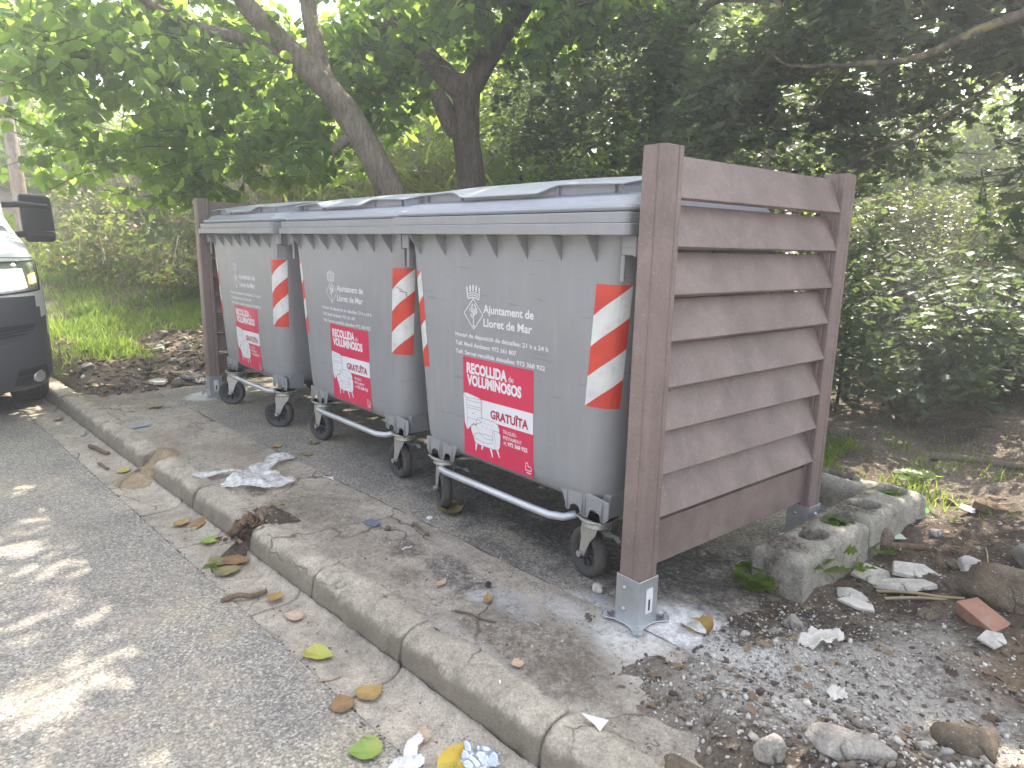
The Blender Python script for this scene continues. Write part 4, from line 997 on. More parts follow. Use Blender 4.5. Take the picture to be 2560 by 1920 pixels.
# oak saplings behind the near screen
for (c, vols, lab) in (((1.2, 3.3, .1), [((1.1, 3.25, 1.15), (.38, .4, .75), 90), ((.95, 3.35, 1.7), (.5, .4, .4), 60)], 'slender oak sapling close behind the near screen post'),
                       ((1.6, 3.5, .1), [((1.55, 3.45, .5), (.62, .45, .42), 120), ((1.95, 3.6, .8), (.4, .4, .5), 60)], 'low dark oak bush at the edge of the bare soil'),
                       ((2.0, 4.4, .2), [((2.25, 4.35, .65), (.75, .4, .45), 150), ((1.5, 4.3, .7), (.7, .4, .5), 130)], 'dense dark oak bush in front of the evergreen shrubs')):
    tr = empty('oak_sapling', c); tag(tr, lab, 'sapling'); o0 = Vector(c); mb = MB()
    for q in range(4): 
        e = np.array(vols[q % 2][0])+rng.normal(size=3)*.2; limb(mb, [(0, 0, -.1), tuple((e-np.array(c))*.5+rng.normal(size=3)*.06), tuple(e-np.array(c))], .014, .005, 6, .01, q)
    mb.build('stem', M['bark_oak'], tr)
    crown('crown', [M['leaf_o']], clusters(vols, False)-np.array(c), 12, .30, .08, T_OAK, tr, .2, twig=(M['bark_oak'], .003, 1), floor=.03)
# small-leaved evergreen shrubs in the sun at the right
for (c, vols, lab) in (((1.1, 5.7, .3), [((.95, 5.5, 1.0), (.95, .8, .9), 900), ((1.5, 5.2, .7), (.7, .6, .6), 380)], 'dense small-leaved evergreen shrub shining in the sun at the right'),
                       ((.3, 6.2, .3), [((.25, 5.9, 1.9), (.7, .7, 1.0), 620), ((.5, 6.0, 2.7), (.7, .7, .7), 350)], 'tall pale sunlit evergreen shrub left of the dense one'),
                       ((2.4, 5.6, .3), [((2.4, 5.3, .8), (.8, .7, .8), 420), ((2.3, 5.3, 1.8), (.9, .7, .7), 380)], 'dark small-leaved shrub at the far right edge')):
    tr = empty('evergreen_shrub', c); tag(tr, lab, 'shrub'); mb = MB()
    for q in range(7):
        e = np.array(vols[q % 2][0])+rng.normal(size=3)*.3; limb(mb, [(0, 0, -.1), tuple((e-np.array(c))*.5+rng.normal(size=3)*.1), tuple(e-np.array(c))], .02, .006, 6, .01, q)
    mb.build('stem', M['bark_dark'], tr)
    crown('crown', [M['leaf_s']], clusters(vols, False)-np.array(c), 26, .26, .036, T_SMALL, tr, .0, width=1.5, jitter=.045, upn=.9, twig=(M['bark_dark'], .003, 3))
# thicket behind: single trees and bushes, each its own
BT = [((-10.2, .6, 1.2), 1.5, 1.5, 'low sunlit bush on the hill behind the wooden pole'), ((-12.5, -.5, 1.3), 2.2, 2.2, 'distant hazy bush left of the wooden pole'), ((-9.5, 3.0, .9), 2.0, 2.7, 'sunlit bush at the left end of the thicket, beside the wooden pole'), ((-7.8, 3.6, .7), 1.7, 2.0, 'bright green bush behind the canes'), ((-6.4, 5.2, .5), 2.3, 3.2, 'tall yellow-green tree behind the canes'),
      ((-4.6, 5.0, .4), 2.1, 3.0, 'sunlit tree seen between the two mulberry trunks'), ((-3.4, 6.6, .5), 2.4, 3.4, 'sunlit tree to the right of the upright mulberry trunk'), ((-1.7, 6.4, .5), 2.1, 2.9, 'yellow-green bush behind the lid of the nearest bin'),
      ((-.9, 8.2, .6), 2.4, 3.0, 'tall sunlit tree behind the dark oak trunk'), ((1.0, 8.6, .6), 2.2, 2.6, 'tall tree above the sunlit evergreen shrub'), ((3.4, 8.2, .6), 2.4, 2.8, 'dark tree behind the far right shrub'), ((-9.5, 6.5, .8), 2.6, 3.2, 'tall tree rising behind the canes at the left')]
for i, (c, r, h, lab) in enumerate(BT):
    tr = empty('thicket_tree', c); tag(tr, lab, 'tree'); mb = MB()
    limb(mb, [(0, 0, -.2), (.1, .05, h*.4), (0, .1, h)], .10, .05, 8, .02, i)
    for q in range(6):
        a = rng.random()*6.28; limb(mb, [(0, 0, h*.3), (r*.4*math.cos(a), r*.4*math.sin(a), h*.6), (r*.8*math.cos(a), r*.8*math.sin(a), h*(.6+.5*rng.random()))], .04, .012, 6, .02, i+q)
    mb.build('trunk', M['bark_dark'], tr)
    nn = int(520*r*r/3.6)
    vols = [((0, 0, h*.75), (r, r*.8, h*.62), int(nn*1.2)), ((r*.4, -r*.2, h*.35), (r*.7, r*.7, h*.35), nn//2), ((-r*.5, -r*.1, h*.4), (r*.6, r*.6, h*.4), nn//2), ((0, 0, h*1.2), (r*.7, r*.6, h*.4), nn//2)]
    Cx = clusters([((v[0][0]+c[0], v[0][1]+c[1], v[0][2]+c[2]), v[1], v[2]) for v in vols], False)-np.array(c)
    crown('crown', [M['leaf_b'] if i not in (10,) else M['leaf_o']], Cx, 17, .42, .078, T_OVATE, tr, .3, width=.8, twig=(M['twig'], .004, 3), upn=.8)
# canes
def reed_patch(c, rx, ry, n, hh, lab):
    tr = empty('reed_clump', c); tag(tr, lab, 'reeds'); mb = MB(); P = []; D = []; N = []; Z = []
    for q in range(n):
        x, y = (rng.random()*2-1)*rx, (rng.random()*2-1)*ry; h = hh*(.6+.5*rng.random()); lx, ly = rng.normal()*.18, rng.normal()*.18
        r_ = .007+.004*rng.random()
        mb.tube([(x, y, -.15), (x+lx*.4, y+ly*.4, h*.5), (x+lx, y+ly, h)], [r_, r_*.8, r_*.4], 5, cap=False)
        for k in range(9):
            f = .2+.8*k/8; a = rng.random()*6.28; P.append((x+lx*f, y+ly*f, h*f)); D.append((math.cos(a), math.sin(a), .7-.5*rng.random())); N.append((rng.normal()*.3, rng.normal()*.3, 1)); Z.append(.35+.3*rng.random())
    mb.build('canes', M['cane'], tr)
    scatter('leaves', [M['reed']], P, D, N, Z, T_BLADE, tr)
reed_patch((-4.4, 3.2, .25), 1.1, .5, 170, 2.2, 'stand of dry canes behind the leaning tree')
reed_patch((-6.2, 2.2, .7), 1.0, .5, 130, 2.4, 'stand of dry canes behind the hanging branches at the left')
reed_patch((-8.3, 1.0, 1.1), .7, .5, 60, 1.7, 'green reeds beside the wooden pole')
# bramble bank
for (x, y, r, h, n, lab) in ((-6.3, -.15, .8, .6, 150, 'bramble bush with yellow and red leaves behind the van mirror'), (-5.6, .75, .8, .55, 150, 'bramble bush on the bank left of the far screen'), (-7.6, .3, 1.1, .8, 200, 'large bramble bush below the wooden pole'),
                             (-5.0, 1.6, .8, .6, 130, 'shaded bramble bush directly behind the far screen'), (-6.9, 1.5, .9, .7, 150, 'bramble bush high on the bank')):
    z = ground_h(*ST_(x, y)); tr = empty('bramble_bush', (x, y, z)); tag(tr, lab, 'bush', 'brambles on the bank'); mb = MB()
    for q in range(26):
        a = rng.random()*6.28; L = r*(.5+.7*rng.random()); mb.tube([(0.1*math.cos(a), .1*math.sin(a), 0), (L*.5*math.cos(a), L*.5*math.sin(a), h*(.7+.5*rng.random())), (L*math.cos(a), L*math.sin(a), h*.3*rng.random())], .004, 4, cap=False)
    mb.build('stems', M['twig'], tr)
    C = clusters([((x, y, z+h*.5), (r, r*.8, h*.75), n)], False)-np.array((x, y, z))
    crown('leaves', [M['bramble']], C, 13, .28, .062, T_OVATE, tr, .25, upn=.8, floor=-.1)
# grass on the bank and tufts elsewhere (nobody could count it)
def grass(name, pts_fn, n, h0, mat, label=None):
    P = []; D = []; N = []; Z = []
    while len(P) < n:
        q = pts_fn()
        if q is None: continue
        x, y, k = q; z = gz(x, y)
        P.append((x, y, z-.01)); D.append((rng.normal()*.45, rng.normal()*.45, 1.0)); N.append((rng.normal(), rng.normal(), .2)); Z.append(h0*k*(.5+.8*rng.random()))
    o = scatter(name, [mat], P, D, N, Z, T_BLADE, None, 1.3); tag(o, label, kind='stuff'); return o
def gp():
    s = -3.2-5.5*rng.random(); t = -.55+4.0*rng.random()
    n = mnoise.noise(Vector((s*1.1, t*1.1, 3)))+.5*mnoise.noise(Vector((s*4, t*4, 1)))
    edge = sst(-3.4, -4.2, s+.4*mnoise.noise(Vector((t*1.6, s, 7))))
    if rng.random() > edge*(.45+n*1.1): return None
    x, y = W(s, t); return x, y, .75+.8*max(0, n)
grass('grass', gp, 60000, .125, M['grass'], 'sunlit grass and weeds covering the bank')
def gp2():
    x = 1.6+rng.normal()*.45; y = 2.45+rng.normal()*.28
    return None if mnoise.noise(Vector((x*3, y*3, 0))) < -.05 else (x, y, .8)
grass('grass_tufts', gp2, 1800, .10, M['grass'], 'thin grass behind the concrete blocks')

# ------------------------------------------------------------------ wooden pole at the far left
tr = empty('utility_pole', (-7.75, -.72, .8)); tag(tr, 'weathered wooden pole with a short crossbeam at the far left', 'pole')
mb = MB(); limb(mb, [(0, 0, -.4), (-.02, -.02, 1.0), (-.05, -.06, 2.35)], .085, .075, 12, .012); mb.build('shaft', M['bark'], tr)
mb = MB(); mb.box((-.05, -.02, 2.38), (.14, .62, .12), Matrix.Rotation(R(14), 3, 'Z')); mb.build('crossbeam', M['bark'], tr, .01, 1)

# ------------------------------------------------------------------ white van parked on the road at the left
M['vanw'] = simple('white_van_paint', (.76, .77, .79), .25, 0, .03, 2, spec=.6, coat=.6)
M['vglass'] = simple('dark_glass', (.012, .015, .018), .06, 0, .1, 2, spec=.9)
M['lamp'] = simple('lamp_reflector', (.62, .62, .62), .16, .7, .2, 14)
def emis(name, col, st):
    m, nt, b = new_mat(name); b.inputs['Emission Color'].default_value = (*col, 1); b.inputs['Emission Strength'].default_value = st; b.inputs['Base Color'].default_value = (*col, 1); return m
M['lit'] = emis('lit_headlamp', (1, .93, .80), 3.0); M['lit2'] = emis('lit_indicator', (1, .55, .16), 1.3)
m, nt, b = new_mat('clear_lens'); b.inputs['Transmission Weight'].default_value = .92; b.inputs['Roughness'].default_value = .04; b.inputs['Base Color'].default_value = (.9, .92, .93, 1); b.inputs['IOR'].default_value = 1.1; M['lens'] = m
van = empty('van', (-3.42, -2.03, -.125), R(4.0)); tag(van, 'white van with charcoal bumper and lit headlamp parked by the kerb', 'van')
VZ = [(.21, .80), (.25, .88), (.34, .95), (.50, .97), (.62, .965), (.76, .955), (.84, .945), (.92, .93), (1.0, .91), (1.07, .88), (1.14, .84), (1.19, .79), (1.235, .71), (1.28, .60), (1.33, .45), (1.38, .28), (1.43, .14), (1.50, .04), (1.62, -.12), (1.80, -.33), (2.0, -.56), (2.18, -.78), (2.32, -1.0), (2.42, -1.35), (2.46, -1.9)]
def vw(z): return 1.005-.03*sst(.9, 1.25, z)-.04*sst(1.2, 1.5, z)-.14*sst(1.45, 2.4, z)-.25*sst(2.3, 2.46, z)-.05*sst(.3, .19, z)
def vx(z):
    for (a, xa), (b_, xb) in zip(VZ, VZ[1:]):
        if a <= z <= b_: return xa+(xb-xa)*(z-a)/(b_-a)
    return VZ[-1][1] if z > 1 else VZ[0][1]
NTH = 22
def vsurf(th, z, off=0):
    """th 0 = nose centre, 1 = side; then straight back"""
    w_ = vw(z)+off; a = .46; x0 = vx(z)+off; n = 2.7
    t = min(th, 1)*math.pi/2
    x = x0-a+a*math.cos(t)**(2/n); y = w_*math.sin(t)**(2/n)
    if th > 1: x = x0-a-(th-1)*4.0
    return Vector((x, y, z))
def van_shell(side):
    zs = [z for z, _ in VZ]; ths = [i/NTH for i in range(NTH+1)]+[1.04, 1.1, 1.18, 1.26, 1.4, 1.7, 2.0]
    V = []; F = []; MI = []
    for z in zs:
        for th in ths:
            p = vsurf(th, z)
            if th > 1: p.x = vsurf(1, z).x+((-4.05)-vsurf(1, z).x)*(th-1)
            V.append((p.x, p.y*side, p.z))
    n = len(ths)
    for i in range(len(zs)-1):
        for j in range(n-1):
            c = [V[i*n+j], V[i*n+j+1], V[(i+1)*n+j+1], V[(i+1)*n+j]]; cx = sum(q[0] for q in c)/4; cz = sum(q[2] for q in c)/4
            if (cx**2+(cz-.34)**2)**.5 < .42 and ths[j] >= .99: continue       # front wheel arch
            if ((cx+3.1)**2+(cz-.34)**2)**.5 < .42 and ths[j] > 1: continue
            f = [i*n+j, i*n+j+1, (i+1)*n+j+1, (i+1)*n+j]; F.append(f if side > 0 else f[::-1])
            lim = .905-.45*sst(.62, .95, ths[j]) if ths[j] <= 1 else .30
            MI.append(1 if cz < lim else 0)
    return V, F, MI
mb = MB()
for sd in (1, -1):
    V, F, MI = van_shell(sd); b0 = len(mb.V); mb.V += V
    for f, mi in zip(F, MI): mb.F.append([q+b0 for q in f]); mb.M.append(mi); mb.SM.append(True)
mb.box((-2.8, 0, 2.452), (2.5, 1.4, .02), None, 0); mb.box((-4.05, 0, 1.3), (.02, 1.9, 2.2), None, 0); mb.box((-1.7, 0, .3), (4.2, 1.7, .16), None, 1)
mb.build('body', [M['vanw'], M['bumper']], van)
def vpatch(name, poly2, off, mats, side=1, nx=10, nz_=8, thick=0):
    """poly2: four corners (th, z) bl, br, tr, tl, laid off metres proud of the shell"""
    V = []; F = []
    (a, b_, c, d) = poly2
    for j in range(nz_+1):
        for i in range(nx+1):
            u, v = i/nx, j/nz_
            th = (a[0]*(1-u)+b_[0]*u)*(1-v)+(d[0]*(1-u)+c[0]*u)*v; z = (a[1]*(1-u)+b_[1]*u)*(1-v)+(d[1]*(1-u)+c[1]*u)*v
            p = vsurf(th, z, off); V.append((p.x, p.y*side, p.z))
    for j in range(nz_):
        for i in range(nx):
            f = [j*(nx+1)+i, j*(nx+1)+i+1, (j+1)*(nx+1)+i+1, (j+1)*(nx+1)+i]; F.append(f if side > 0 else f[::-1])
    return fast(name, np.array(V), F, mats, van, None, True)
for sd in (1, -1):
    hl = vpatch('headlight', [(.30, .93), (.72, .97), (.82, 1.165), (.34, 1.155)], .004, [M['lamp']], sd)
    g = vpatch('lens_rim', [(.30, .926), (.755, .958), (.765, .970), (.30, .938)], .010, [M['black']], sd, 10, 1); g.parent = hl
    g = vpatch('lens_rim', [(.335, 1.153), (.84, 1.167), (.84, 1.177), (.335, 1.165)], .010, [M['black']], sd, 10, 1); g.parent = hl
    g = vpatch('lens_rim', [(.72, .964), (.755, .958), (.855, 1.172), (.82, 1.167)], .010, [M['black']], sd, 2, 6); g.parent = hl
    g = vpatch('bulb', [(.34, .965), (.60, .985), (.60, 1.115), (.37, 1.11)], .014, [M['lit']], sd); g.parent = hl
    g = vpatch('indicator', [(.66, 1.01), (.715, 1.015), (.735, 1.085), (.67, 1.08)], .014, [M['lit2']], sd, 3, 3); g.parent = hl
    vpatch('bonnet_seam', [(.0, 1.195), (.86, 1.188), (.86, 1.194), (.0, 1.202)], .002, [M['black']], sd, 20, 1)
    g = vpatch('windscreen', [(.0, 1.46), (.66, 1.43), (.60, 2.18), (.0, 2.24)], .003, [M['vglass']], sd, 14, 10)
    g = vpatch('scuttle', [(.0, 1.40), (.72, 1.385), (.70, 1.43), (.0, 1.46)], .004, [M['black']], sd, 14, 2)
    # lower bumper recess, trim line and fog lamp
    vpatch('bumper_recess', [(.20, .60), (.60, .65), (.63, .72), (.20, .71)], .003, [M['black']], sd, 10, 3)
    for k in range(3): vpatch('recess_bar', [(.36, .622+.022*k), (.60, .653+.018*k), (.60, .658+.018*k), (.36, .628+.022*k)], .008, [M['bumper']], sd, 8, 1)
    vpatch('bumper_ledge', [(.10, .545), (.68, .59), (.80, .76), (.78, .77)], .006, [M['bumper']], sd, 10, 2)
    vpatch('fog_recess', [(.42, .24), (.76, .26), (.72, .41), (.46, .385)], .003, [M['black']], sd, 8, 4)
    p = vsurf(.62, .325, .004); p.y *= sd; nrm = Vector((.86, .5*sd, 0)).normalized(); up = Vector((0, 0, 1)); rt = up.cross(nrm)
    mt = Matrix(((rt.x, up.x, nrm.x, p.x), (rt.y, up.y, nrm.y, p.y), (rt.z, up.z, nrm.z, p.z), (0, 0, 0, 1)))
    mb = MB(); mb.lathe([(.046, -.02), (.046, .008), (.040, .012), (.030, .014), (.001, .016)], 22, mt); mb.build('fog_lamp', M['lamp'], van)
    # side glass, mirror with arm and lower cap
    mb = MB(); V = [(-.30, (vw(1.45)+.004)*sd, 1.42), (-1.15, (vw(1.45)+.004)*sd, 1.42), (-1.15, (vw(2.05)+.004)*sd, 2.02), (-.72, (vw(2.05)+.004)*sd, 2.02)]; mb.add(V, [(0, 1, 2, 3)]); mb.build('side_window', M['vglass'], van)
    mir = MB(); bm_ = bmesh.new(); bmesh.ops.create_cube(bm_, size=1.0)
    bmesh.ops.bevel(bm_, geom=list(bm_.edges), offset=.16, segments=4, affect='EDGES', profile=.6)
    V = [(v.co.x*.16-.36+.02*v.co.z, (v.co.y*.235+1.145-.02*v.co.z)*sd, v.co.z*.40+1.50) for v in bm_.verts]; F = [[v.index for v in f.verts] for f in bm_.faces]; bm_.free()
    mir.add(V, F if sd > 0 else [f[::-1] for f in F], 0, True)
    m_ = mir.build('mirror', M['black'], van)
    mb = MB(); mb.tube([(-.28, .90*sd, 1.605), (-.275, 1.02*sd, 1.61), (-.275, 1.22*sd, 1.60)], [.03, .028, .02], 10); mb.build('mirror_arm', M['black'], m_)
    mb = MB(); mb.tube([(-.30, .90*sd, 1.35), (-.30, 1.04*sd, 1.365)], .028, 10); mb.box((-.275, 1.15*sd, 1.37), (.012, .21, .05)); mb.build('mirror_arm', M['black'], m_, .006, 1)
    for wx in (0, -3.1):
        y0 = .80*sd; mt = Matrix(((1, 0, 0, wx), (0, 0, sd, y0), (0, 1, 0, .335), (0, 0, 0, 1)))
        wh = bpy.data.objects.new('wheel', None); COL.objects.link(wh); wh.parent = van
        mb = MB(); prof = [(.205, -.02), (.27, -.03), (.32, -.015), (.336, .01), (.338, .05)]
        for k in range(5): prof += [(.338, .062+.024*k), (.329, .064+.024*k), (.329, .070+.024*k), (.338, .072+.024*k)]
        prof += [(.336, .18), (.32, .205), (.27, .212), (.205, .20), (.205, -.02)]
        mb.lathe(prof, 44, mt); mb.build('tyre', M['tyre'], wh)
        mb = MB(); mb.lathe([(.001, .15), (.06, .155), (.08, .13), (.16, .12), (.20, .17), (.207, .195)], 30, mt); mb.build('rim', M['galv'], wh)
        mb = MB(); V = []; ns = 20
        for q in range(ns+1):
            a = math.pi*q/ns; V += [(wx+.425*math.cos(a), .70*sd, .335+.425*math.sin(a)), (wx+.425*math.cos(a), (vw(.6)-.006)*sd, .335+.425*math.sin(a))]
        mb.add(V, [(2*q, 2*q+1, 2*q+3, 2*q+2) for q in range(ns)]); mb.build('wheel_housing', M['black'], van)
mb = MB()
for sd in (1, -1): mb.tube([(.05, .35*sd, 1.50), (-.10, .05*sd, 1.72), (-.14, -.1*sd, 1.76)], .008, 6)
mb.build('wiper', M['black'], van)
mb = MB(); mb.box((.955, 0, .66), (.03, .9, .16)); mb.build('grille', M['black'], van, .01, 1)

# ------------------------------------------------------------------ loose things on the ground
def rock(name, loc, size, seed, mat, rz=0, flatn=0, label=None, cat='stone', group=None, sink=.25, tilt=0, facets=5):
    bm = bmesh.new(); bmesh.ops.create_icosphere(bm, subdivisions=3, radius=.5)
    rr = random.Random(seed); planes = [(Vector((rr.gauss(0, 1), rr.gauss(0, 1), rr.gauss(0, 1))).normalized(), rr.uniform(.26, .42)) for _ in range(facets)]
    V = []
    for v in bm.verts:
        p = v.co*(1+.30*mnoise.noise(v.co*2.2+Vector((seed*3.1, 0, 0)))+.10*mnoise.noise(v.co*6+Vector((seed, 0, 0))))
        for n_, d in planes:
            k = p.dot(n_)
            if k > d: p = p-n_*(k-d)*.92
        p = p+Vector((mnoise.noise(v.co*11+Vector((seed, 3, 0))), mnoise.noise(v.co*11+Vector((seed, 9, 0))), mnoise.noise(v.co*11)))*.02
        V.append((p.x*size[0], p.y*size[1], p.z*size[2]))
    F = [[q.index for q in f.verts] for f in bm.faces]; bm.free()
    o = fast(name, np.array(V), F, mat, None, None, False); z = gz(loc[0], loc[1])
    o.location = (loc[0], loc[1], z+size[2]*(.5-sink)*.75); o.rotation_euler = (tilt, tilt*.5, rz)
    for p in o.data.polygons: p.use_smooth = size[0] > .08 or len(V) > 100
    tag(o, label, cat, group); return o
M['stone'] = concrete_mat('pale_stone', (.38, .35, .31), mossy=.15, bs=.6)
M['stone_b'] = concrete_mat('brown_stone', (.22, .175, .125), mossy=.3, bs=.8)
M['plaster'] = concrete_mat('plaster', (.60, .57, .52), mossy=.1, bs=.3, speck=.5)
M['brick'] = simple('terracotta', (.36, .19, .135), .8, 0, .2, 12, .4, 60, dirt=(.4, .33, .27), dirt_amt=.6, dirt_scale=9)
M['board'] = bark_mat('weathered_board', (.14, .115, .09), (.33, .28, .22)); M['stick'] = bark_mat('dry_stick', (.16, .11, .075), (.34, .25, .17))
M['paper'] = simple('dirty_paper', (.60, .57, .52), .7, 0, .15, 14, dirt=(.28, .21, .14), dirt_amt=.6, dirt_scale=11)
M['paperw'] = simple('white_scrap', (.74, .73, .71), .6, 0, .08, 10)
def shard(name, loc, size, rz, mat, label, cat, pts=None, tilt=.05, lift=0, group=None):
    pts = pts or [(-.5, -.35), (.1, -.5), (.5, -.1), (.35, .45), (-.3, .4)]
    mb = MB(); mb.prism([(x*size[0], y*size[1]) for x, y in pts], size[2], Matrix.Identity(4)); o = mb.build(name, mat, None, min(.002, size[2]*.3), 1)
    o.location = (loc[0], loc[1], gz(loc[0], loc[1])+lift); o.rotation_euler = (tilt, tilt*.7, rz); tag(o, label, cat, group); return o
def fallen_leaf(loc, size, rz, cols, label, curl=.25, tilt=(0, 0), lift=.004, kind='ovate', z=None, width=.8, group=None, stem=True):
    nm = 'leaf_'+label[:14]; m, nt, b = new_mat('dead_leaf'); v = coords(nt)
    c = ramp(nt, tex_noise(nt, v, .9/size, 5, .6), [(.3, cols[0]), (.52, cols[1]), (.7, cols[-1])])
    nt.links.new(mix(nt, ramp(nt, tex_noise(nt, v, 4/size, 4), [(.62, 0), (.7, .6)]), c, (.10, .055, .03)), b.inputs['Base Color']); b.inputs['Roughness'].default_value = .55
    nx, ny = 10, 14; V = []; F = []
    for j in range(ny+1):
        t = j/ny
        hw = (math.sin(math.pi*t**.75)**.8)*.5*width*(1-.15*t)
        if kind == 'oak': hw *= .72+.28*math.sin(t*22)
        if kind == 'ragged': hw *= .8+.25*nz(t*6, size*90)
        hw *= 1+.10*nz(t*9, size*170)+.06*nz(t*23, size*70)
        hw = max(hw, .012)
        for i in range(nx+1):
            u = i/nx*2-1; x = u*hw; y = t-.5
            zz = curl*(x*x*1.6)+curl*.5*(y*y)+.05*nz(x*4, y*4, size*50)-.03*math.exp(-(u*6)**2)
            V.append((x*size, y*size, zz*size))
    for j in range(ny):
        for i in range(nx): a = j*(nx+1)+i; F.append([a, a+1, a+nx+2, a+nx+1])
    if stem:
        k = len(V); V += [(-.008*size, -.5*size, .002), (.008*size, -.5*size, .002), (.05*size, -.85*size, .01*size)]; F.append([k, k+1, k+2])
    o = fast('fallen_leaf', np.array(V), F, m, None, None, True)
    zz = gz(loc[0], loc[1]) if z is None else z
    mn = min(q[2] for q in V); o.location = (loc[0], loc[1], zz+lift-mn); o.rotation_euler = (tilt[0], tilt[1], rz); tag(o, label, 'leaf', group); return o
YEL = [(.40, .34, .05), (.50, .41, .07), (.30, .20, .05)]; BRN = [(.20, .115, .05), (.29, .17, .075), (.12, .075, .045)]; OCH = [(.30, .19, .06), (.40, .27, .09), (.19, .12, .055)]
GRN = [(.14, .24, .05), (.24, .34, .07), (.34, .33, .08)]; OLV = [(.17, .15, .06), (.25, .21, .08), (.12, .09, .05)]; TAN = [(.46, .33, .22), (.54, .40, .28), (.36, .25, .16)]
G = -.128
for (p, sz, rz, c, lab, kw) in (
    ((-1.0, -.863), .105, 1.2, YEL, 'yellow leaf in the gutter beside the sand-filled kerb gap', {}),
    ((.016, -.79), .10, .9, OCH, 'small ochre leaf in the gutter left of a long curled brown leaf', dict(curl=.5)),
    ((.085, -.735), .16, .2, BRN, 'long curled brown leaf leaning against the kerb', dict(curl=.6, tilt=(.5, .2), width=.45)),
    ((.30, -.745), .085, 2.4, GRN, 'small round green leaf lying by the broken kerb end', dict(width=1.1)),
    ((.545, -.775), .125, 1.9, OLV, 'olive leaf with a stem, left one of the three overlapping in the gutter', dict(curl=.3)),
    ((.60, -.715), .125, -.6, BRN, 'brown leaf, uppermost of the three overlapping in the gutter', dict(curl=.3, lift=.012)),
    ((.66, -.765), .12, 0.1, OLV, 'dull olive leaf, nearest of the three overlapping in the gutter', dict(lift=.008)),
    ((.985, -.685), .085, .8, OCH, 'crumpled orange-brown leaf at the end of the long dry husk', dict(curl=.8)),
    ((1.155, -.685), .09, 2.0, TAN, 'pale tan leaf lying at the foot of the kerb', dict(kind='ragged')),
    ((1.44, -.71), .115, -.9, [(.33, .36, .06), (.42, .42, .08), (.30, .25, .06)], 'bright yellow-green leaf folded at the foot of the kerb', dict(curl=.5)),
    ((1.72, -.665), .095, .2, OCH, 'round ochre leaf in the gutter, right one of a pair', dict(width=1.0)),
    ((1.715, -.755), .095, 1.3, BRN, 'ragged light brown leaf in the gutter, left one of a pair', dict(kind='ragged', width=1.1)),
    ((1.93, -.79), .105, 2.7, GRN, 'green and yellow leaf on the edge of the asphalt', dict(width=1.0, curl=.3)),
    ((1.975, -.63), .075, 1.0, TAN, 'dry tan lobed leaf near the bottom edge', dict(kind='oak')),
    ((2.12, -.615), .13, .3, [(.62, .36, .03), (.60, .42, .05), (.16, .22, .03)], 'orange and green leaf standing against the kerb at the bottom', dict(curl=.4, tilt=(.5, .3))),
    ((-2.578, -1.02), .10, 1.1, BRN, 'brown leaf in the gutter in front of the van', {}),
    ((-.10, -.29), .07, 1.1, YEL, 'yellow leaf lying against the plastic bag', {}),
    ((-.558, -.107), .085, 1.5, OCH, 'ochre leaf on the joint between concrete and asphalt', {}),
    ((-.30, -.031), .11, 1.8, OLV, 'long dull olive leaf on the asphalt behind the plastic bag', dict(width=.5)),
    ((-.50, .10), .10, 1.3, OLV, 'olive leaf beside the left castor of the middle bin', {}),
    ((.90, .17), .20, 1.2, OLV, 'large crumpled olive leaf under the nearest bin', dict(curl=.7, kind='ragged')),
    ((-2.05, -.46), .14, 1.6, OLV, 'large olive leaf on the pavement near the far post', {}),
    ((2.22, .27), .13, 1.5, [(.30, .20, .05), (.42, .28, .08), (.18, .11, .05)], 'big crumpled yellow-brown leaf right of the near post shoe', dict(curl=.9, lift=.01, width=1.0)),
    ((1.47, -.24), .07, .5, TAN, 'small pale oval leaf among the soot stains', dict(width=.5)),
    ((1.66, -.17), .08, .9, OCH, 'thin ochre leaf on the joint in front of the right castor', dict(width=.4)),
    ((2.02, -.33), .055, 1.2, TAN, 'tiny tan leaf on the dusty concrete', {})):
    fallen_leaf(p, sz*.92, rz, c, lab, **kw)
# a few hundred more crumbs nobody would count: litter and gravel
def rock_t():
    bm = bmesh.new(); bmesh.ops.create_icosphere(bm, subdivisions=1, radius=.5); r_ = random.Random(4)
    V = np.array([(v.co.x*(.6+.7*r_.random()), v.co.y*(.5+.7*r_.random()), v.co.z*(.35+.5*r_.random())) for v in bm.verts]); F = [tuple(q.index for q in f.verts) for f in bm.faces]; bm.free(); return V, F
T_ROCK = rock_t()  # angular crumb
def strew(name, fn, n, s0, s1, tmpl, mats, label, flatn=.5, lift=0, power=2.5, width=1.0):
    P = []; D = []; N = []; Z = []; guard = 0
    while len(P) < n and guard < n*40:
        guard += 1; q = fn()
        if q is None: continue
        z = gz(q[0], q[1]); sz = s0+(s1-s0)*rng.random()**power
        P.append((q[0], q[1], z+lift*sz)); a = rng.random()*6.28; D.append((math.cos(a), math.sin(a), rng.normal()*flatn*.5)); N.append((rng.normal()*flatn, rng.normal()*flatn, 1)); Z.append(sz)
    o = scatter(name, mats, P, D, N, Z, tmpl, None, width, rng.integers(0, len(mats), len(P)) if len(mats) > 1 else None); tag(o, label, kind='stuff'); return o
def vmat(name, cols, rough=.85):
    m, nt, b = new_mat(name); g = node(nt, 'ShaderNodeNewGeometry'); n = len(cols)
    c = ramp(nt, g.outputs['Random Per Island'], [(i/(n-1), cc) for i, cc in enumerate(cols)])
    c = mix(nt, .6, c, ramp(nt, tex_noise(nt, coords(nt), 60, 6, .7), [(.3, .6), (.7, 1.35)]), 'MULTIPLY')
    nt.links.new(c, b.inputs['Base Color']); b.inputs['Roughness'].default_value = rough; return m
M['gravel'] = vmat('mixed_gravel', [(.10, .085, .07), (.20, .17, .14), (.32, .28, .23), (.45, .41, .36), (.60, .56, .50), (.26, .17, .12)])
